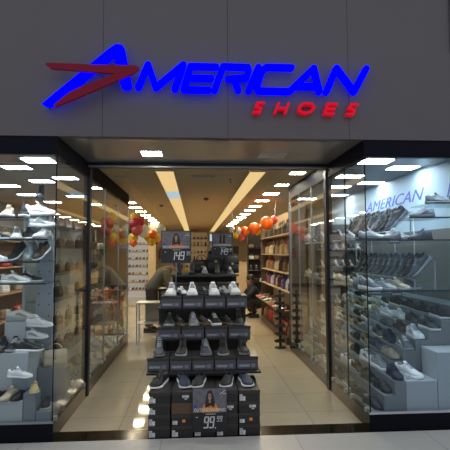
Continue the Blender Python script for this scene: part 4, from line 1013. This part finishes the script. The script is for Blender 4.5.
t = thing('desk_monitor', 'black monitor on the rear beige counter', 'monitor', (1.35, 18.2, 1.28))
MB().box(-.18, .18, 0, .03, .08, .34, bev=.004).build('screen', blk, t); MB().box(-.02, .02, .01, .03, 0, .1).build('neck', blk, t); MB().box(-.09, .09, -.06, .08, 0, .012).build('foot', blk, t)
# --- clear low bench beside the front stand and its contents
cb = thing('low_table', 'low pale framed table beside the man left of the display', 'table', (-.85, 8.6, 0))
MB().box(-.23, .23, -.2, .2, .735, .75, bev=.002).build('table_top', mat('pale_grey_panel', (.34, .32, .28), .4), cb); MB().box(-.23, .23, -.2, .2, .36, .372).build('lower_shelf', mat('pale_grey_panel', (.34, .32, .28), .4), cb)
for x in (-.225, .205):
    for y in (-.19, .17): MB().box(x, x + .02, y, y + .02, 0, .735).build('leg', steel, cb)
MB().box(-.10, .20, .15, .165, .372, .7).build('inner_panel', MATS['pale_grey_panel'], cb)
# work table in front of the man
wt = thing('work_table', 'dark table with papers where the bending man leans', 'table', (-.45, 9.95, 0))
MB().box(-.34, .40, -.32, .32, .86, .90, bev=.004).build('table_top', blk, wt)
for x in (-.32, .34):
    for y in (-.30, .26): MB().box(x, x + .04, y, y + .04, 0, .86).build('leg', blk, wt)
MB().box(-.3, .36, .2, .22, .1, .86).build('modesty_panel', wood, wt)
tag(MB().box(-.58, -.36, 9.75, 9.92, .90, .915, bev=.002).build('notebook', mat('paper_red', (.4, .06, .03), .5)), 'small red notebook under the hands of the bending man', 'notebook')
shoe('runner', 'black', 'red', 'red', (-.24, 9.9, .90), -60, 'black and red trainer on the dark table before the bending man', acc='red')

# ================================================================== PEOPLE
def skin_mesh(name, verts, edges, m, parent, root=0, sub=2):
    me = bpy.data.meshes.new(name); me.from_pydata([v[0] for v in verts], edges, [])
    o = link(name, me, parent); me.materials.append(m)
    md = o.modifiers.new('Skin', 'SKIN'); md.use_smooth_shade = True; md.branch_smoothing = .3
    if not me.skin_vertices: me.attributes.new
    sl = me.skin_vertices
    return o, md
def skinned(name, V, E, m, parent, root='pelvis'):
    """V: {name: ((x,y,z), r)}; grown at build time into one closed mesh"""
    keys = list(V); idx = {k: i for i, k in enumerate(keys)}
    me = bpy.data.meshes.new(name); me.from_pydata([V[k][0] for k in keys], [(idx[a], idx[b]) for a, b in E], [])
    ob = bpy.data.objects.new(name, me); COL.objects.link(ob)
    md = ob.modifiers.new('Skin', 'SKIN'); md.use_smooth_shade = True
    for i, k in enumerate(keys):
        r = V[k][1]; sv = me.skin_vertices[0].data[i]
        sv.radius = r if isinstance(r, tuple) else (r, r); sv.use_root = (k == root)
    s = ob.modifiers.new('Sub', 'SUBSURF'); s.levels = 2; s.render_levels = 2
    dg = bpy.context.evaluated_depsgraph_get(); dg.update()
    m2 = bpy.data.meshes.new_from_object(ob.evaluated_get(dg))
    bpy.data.objects.remove(ob)
    m2.materials.clear(); m2.materials.append(m)
    for p in m2.polygons: p.use_smooth = True
    return link(name, m2, parent)
def lerp(a, b, t): return tuple(a[i] + (b[i] - a[i]) * t for i in range(3))
def person(label, loc, rz, J, skinc, shirt, trous, hair):
    t = thing('person', label, 'person', loc, (0, 0, R(rz)))
    V = {}; E = []
    def add(n, p, r, prev=None): V[n] = (p, r); E.append((prev, n)) if prev else None
    add('pelvis', J['pelvis'], .10); add('belly', lerp(J['pelvis'], J['chest'], .5), .095, 'pelvis'); add('chest', J['chest'], .105, 'belly')
    add('neck', J['neck'], .05, 'chest'); add('jaw', lerp(J['neck'], J['head'], .55), .062, 'neck'); add('head', J['head'], .088, 'jaw'); add('crown', J['crown'], .068, 'head')
    f = Vector(J['face']).normalized(); hd = Vector(J['head'])
    add('nose', tuple(hd + f * .108 + Vector((0, 0, -.01))), .011, 'head')
    for s in 'lr':
        add('sho' + s, J['sho' + s], .062, 'chest'); add('elb' + s, J['elb' + s], .042, 'sho' + s); add('wri' + s, J['wri' + s], .028, 'elb' + s)
        wv = Vector(J['wri' + s]); d = (wv - Vector(J['elb' + s])).normalized(); hdv = (d + Vector(J['hand'])).normalized()
        side = hdv.cross(Vector((0, 0, 1))); side = side.normalized() if side.length > .1 else Vector((0, 1, 0))
        add('palm' + s, tuple(wv + hdv * .055), .030, 'wri' + s)
        for i, L in enumerate((.072, .082, .078, .062)):
            o = side * ((i - 1.5) * .021); b0 = wv + hdv * .085 + o
            add(f'f{s}{i}a', tuple(b0), .0095, 'palm' + s)
            add(f'f{s}{i}b', tuple(b0 + hdv * L * .5 + Vector((0, 0, -.006))), .009, f'f{s}{i}a'); add(f'f{s}{i}c', tuple(b0 + hdv * L * .9 + Vector((0, 0, -.028))), .0075, f'f{s}{i}b')
        b0 = wv + hdv * .03 + side * .036; add('t' + s + 'a', tuple(b0), .0115, 'palm' + s); add('t' + s + 'b', tuple(b0 + hdv * .045 + side * .012), .009, 't' + s + 'a')
        add('hip' + s, J['hip' + s], .088, 'pelvis'); add('kne' + s, J['kne' + s], .056, 'hip' + s); add('cal' + s, lerp(J['kne' + s], J['ank' + s], .35), .055, 'kne' + s); add('ank' + s, J['ank' + s], .038, 'cal' + s)
    skinned('body', V, E, skinc, t)
    def ta(n, p, r, prev=None): TV[n] = (p, r); TE.append((prev, n)) if prev else None
    sh = MB(); pv, ch, nk = Vector(J['pelvis']), Vector(J['chest']), Vector(J['neck'])
    pts_ = [pv + (pv - ch) * .30, pv - (pv - ch) * .02, pv.lerp(ch, .35), pv.lerp(ch, .7), ch, ch.lerp(nk, .45), ch.lerp(nk, .8), ch.lerp(nk, 1.0)]
    rad = [(.175, .135), (.178, .14), (.168, .135), (.180, .145), (.195, .145), (.175, .125), (.10, .085), (.062, .062)]
    rings = []
    for k, p in enumerate(pts_):
        d = (pts_[min(k + 1, 7)] - pts_[max(k - 1, 0)]).normalized(); sd_ = Vector((0, 1, 0)); u_ = d.cross(sd_).normalized()
        rings.append([tuple(p + sd_ * rad[k][0] * math.cos(2 * PI * i / 18) + u_ * rad[k][1] * math.sin(2 * PI * i / 18)) for i in range(18)])
    sh.loft(rings, 0, True)
    for s in 'lr':
        a_, b_, c_ = (Vector(J[q + s]) for q in ('sho', 'elb', 'wri'))
        inn = a_.lerp(ch, .35)
        sh.tube([inn, a_, a_.lerp(b_, .5), b_, b_.lerp(c_, .5), b_.lerp(c_, .88)], [.085, .080, .066, .056, .050, .042], 12)
    sh.build('shirt', shirt, t)
    TV = {}; TE = []
    ta('waist', lerp(J['pelvis'], J['chest'], .25), .15); ta('pelvis', J['pelvis'], .165, 'waist')
    for s in 'lr':
        ta('hip' + s, J['hip' + s], .135, 'pelvis'); ta('kne' + s, J['kne' + s], .092, 'hip' + s); ta('ank' + s, lerp(J['kne' + s], J['ank' + s], .95), .066, 'kne' + s)
    skinned('trousers', TV, TE, trous, t)
    # hair cap
    up = (Vector(J['crown']) - hd).normalized(); c = hd + up * .035 - f * .022
    q = up.to_track_quat('Z', 'Y').to_matrix().to_4x4()
    MB().lathe([(.104, -.05), (.110, -.01), (.104, .04), (.080, .078), (.045, .098), (.001, .104)], 16, M=Matrix.Translation(c) @ q).build('hair', hair, t)
    sd = f.cross(up).normalized(); e = MB(); ea = MB()
    for sg in (-1, 1):
        e.lathe([(.001, -.009), (.009, 0), (.001, .009)], 8, M=Matrix.Translation(hd + f * .092 + sd * sg * .032 + up * .004))
        ea.lathe([(.001, -.028), (.016, -.012), (.018, .010), (.001, .026)], 8, M=Matrix.Translation(hd + sd * sg * .098))
    e.build('eyes', blk, t); ea.build('ears', skinc, t)
    MB().tube([tuple(hd + f * .090 - up * .042 - sd * .022), tuple(hd + f * .098 - up * .045), tuple(hd + f * .090 - up * .042 + sd * .022)], .006, 6).build('mouth', mat('lips', (.25, .07, .05), .5), t)
    for s in 'lr':
        a = J['ank' + s]; key = ('runner', 'upper', 'black')
        p = SHM['runner']; sh = MB()
        for k in ('upper', 'sole'):
            o = len(sh.v); q_ = p[k]; sh.v += [(v[0] + a[0] + .07, v[1] + a[1], v[2] + a[2] - .09) for v in q_.v]
            for ff, mi, sm in zip(q_.f, q_.m, q_.sm): sh.f.append([i + o for i in ff]); sh.m.append(1 if k == 'sole' else 0); sh.sm.append(sm)
        sh.build('shoe', [pm('black'), pm('dark grey')], t)
    return t
skin_c = mat('skin_warm', (.38, .20, .12), .5); hair_c = mat('hair_black', (.012, .009, .008), .7)
# bending man: walks/bends towards local +X
J = dict(pelvis=(.02, 0, .96), chest=(.25, 0, 1.16), neck=(.41, 0, 1.27), head=(.53, 0, 1.27), crown=(.60, 0, 1.32), face=(.6, 0, -.75),
         shol=(.30, .19, 1.20), shor=(.30, -.19, 1.20), elbl=(.36, .23, .98), elbr=(.34, -.24, .98), wril=(.60, .10, .98), wrir=(.58, -.14, .97), hand=(.6, 0, -.3),
         hipl=(.0, .10, .88), hipr=(0, -.10, .88), knel=(.06, .11, .50), kner=(-.01, -.11, .50), ankl=(-.0, .12, .09), ankr=(-.08, -.12, .09))
for k in ('chest', 'neck', 'head', 'crown', 'shol', 'shor'): J[k] = (J[k][0], J[k][1], J[k][2] + .06)
person('man in grey-olive sweater and dark trousers bending over a table', (-.93, 9.75, 0), 3, J, skin_c, mat('sweater_olive_grey', (.12, .105, .07), .85, noise=.2, nscale=60), mat('trousers_dark_brown', (.035, .026, .018), .8), hair_c)
# crouching man: faces local +X, turned towards the left
J = dict(pelvis=(0, 0, .36), chest=(.16, 0, .66), neck=(.20, 0, .84), head=(.23, 0, .96), crown=(.225, 0, 1.03), face=(.95, 0, -.25),
         shol=(.16, .19, .72), shor=(.16, -.19, .72), elbl=(.34, .21, .55), elbr=(.34, -.21, .55), wril=(.52, .08, .50), wrir=(.52, -.08, .50), hand=(.8, 0, -.2),
         hipl=(.02, .11, .34), hipr=(.02, -.11, .34), knel=(.34, .16, .44), kner=(.30, -.16, .50), ankl=(.10, .14, .09), ankr=(.14, -.14, .09))
person('man with black hair in dark navy clothes crouching beside an orange box', (1.62, 11.75, 0), 190, J, skin_c, mat('jacket_navy', (.012, .015, .028), .8), mat('trousers_black', (.012, .012, .014), .8), hair_c)
t = thing('shopping_basket', 'orange open box on a dark base in front of the crouching man', 'box', (1.02, 11.3, 0))
MB().box(-.16, .16, -.14, .14, 0, .14, bev=.005).build('base', blk, t)
b = MB()
b.loft([[(-.15, -.13, .14), (.15, -.13, .14), (.15, .13, .14), (-.15, .13, .14)], [(-.18, -.15, .40), (.18, -.15, .40), (.18, .15, .40), (-.18, .15, .40)]], 0, False)
b.build('box_body', mat('box_orange', (.55, .10, .02), .5), t); MB().box(-.19, .19, -.16, .16, .40, .42).build('rim', mat('box_red', (.5, .03, .02), .5), t)

for o in list(SC.objects):
    if o.parent or o.get('group') or o.get('category') != 'shoe': continue
    l = o['label']
    for key, g in (('left window', 'shoes in the left window'), ('right window', 'shoes in the right window'), ('left case', 'shoes in the left display case'), ('left display case', 'shoes in the left display case'), ('boxes', 'shoes on the centre display'), ('tier', 'shoes on the centre display'),
                   ('rear stand', 'shoes on the rear stand'), ('ledge', 'slip-ons on the ledge below the handbags'), ('narrow rack', 'slippers on the narrow rack'), ('grey cabinet', 'high tops on the grey cabinet'), ('dark shelving', 'shoes on the rear dark shelving'), ('shoe wall', 'shoes on the far left wall'), ('rear wooden', 'shoes on the rear wooden shelves')):
        if key in l: o['group'] = g; break
# ================================================================== WORLD, CAMERA, LIGHT
wd = bpy.data.worlds.new('World'); SC.world = wd; wd.use_nodes = True
wd.node_tree.nodes['Background'].inputs[0].default_value = (.92, .95, 1, 1); wd.node_tree.nodes['Background'].inputs[1].default_value = .62
def area(name, loc, size, sy, power, col, rot=(0, 0, 0)):
    l = bpy.data.lights.new(name, 'AREA'); l.shape = 'RECTANGLE'; l.size = size; l.size_y = sy; l.energy = power; l.color = col
    o = link(name, l, None, loc, rot); return o
area('mall_fill_light', (0, 1.5, 4.9), 6, 2, 14, (1, .97, .92))  # added fill light, out of view above the mall floor
def spot(loc, tgt, power, col, ang=75):
    l = bpy.data.lights.new('fill_spot', 'SPOT'); l.energy = power; l.color = col; l.spot_size = R(ang); l.spot_blend = .6; l.shadow_soft_size = .03  # added fill spots without fittings, they brighten the displays
    o = link('fill_spot', l, None, loc); o.rotation_euler = (Vector(tgt) - Vector(loc)).to_track_quat('-Z', 'Y').to_euler()
for x in (-1.95, -1.5): spot((x, 4.31, 2.62), (x + .02, 4.72, 1.2), 30, (.95, .98, 1))
for x in (1.85, 2.3, 2.75): spot((x, 4.31, 2.62), (x, 5.0, 1.0), 34, (.85, .93, 1))
for y in (5.9, 6.9): spot((1.75, y, 2.68), (2.3, y, 1.0), 20, (1, .85, .65)); spot((-1.4, y, 2.68), (-1.75, y, 1.0), 14, (1, .98, .93))
for y in (8.6, 9.6, 10.6): spot((.95, y, 2.68), (1.8, y, 1.35), 26, (1, .74, .42), 95)  # warm fill added to brighten the handbag shelving
cam = bpy.data.cameras.new('Camera'); cam.sensor_width = 36; cam.lens = 36 * FO / 450; cam.clip_end = 100
co = link('Camera', cam)
co.matrix_world = Matrix.Translation((0, 0, 1.65)) @ Matrix.Rotation(-YAW, 4, 'Z') @ Matrix.Rotation(PI / 2 + PIT, 4, 'X') @ Matrix.Rotation(ROL, 4, 'Z')
SC.camera = co
SC.view_settings.view_transform = 'Standard'; SC.view_settings.look = 'None'; SC.view_settings.exposure = 0.0
SC.cycles.transparent_max_bounces = 40; SC.cycles.max_bounces = 8; SC.cycles.diffuse_bounces = 3; SC.cycles.glossy_bounces = 4
SC.cycles.use_denoising = True; SC.cycles.sample_clamp_indirect = 4.0; SC.cycles.caustics_reflective = False; SC.cycles.caustics_refractive = False
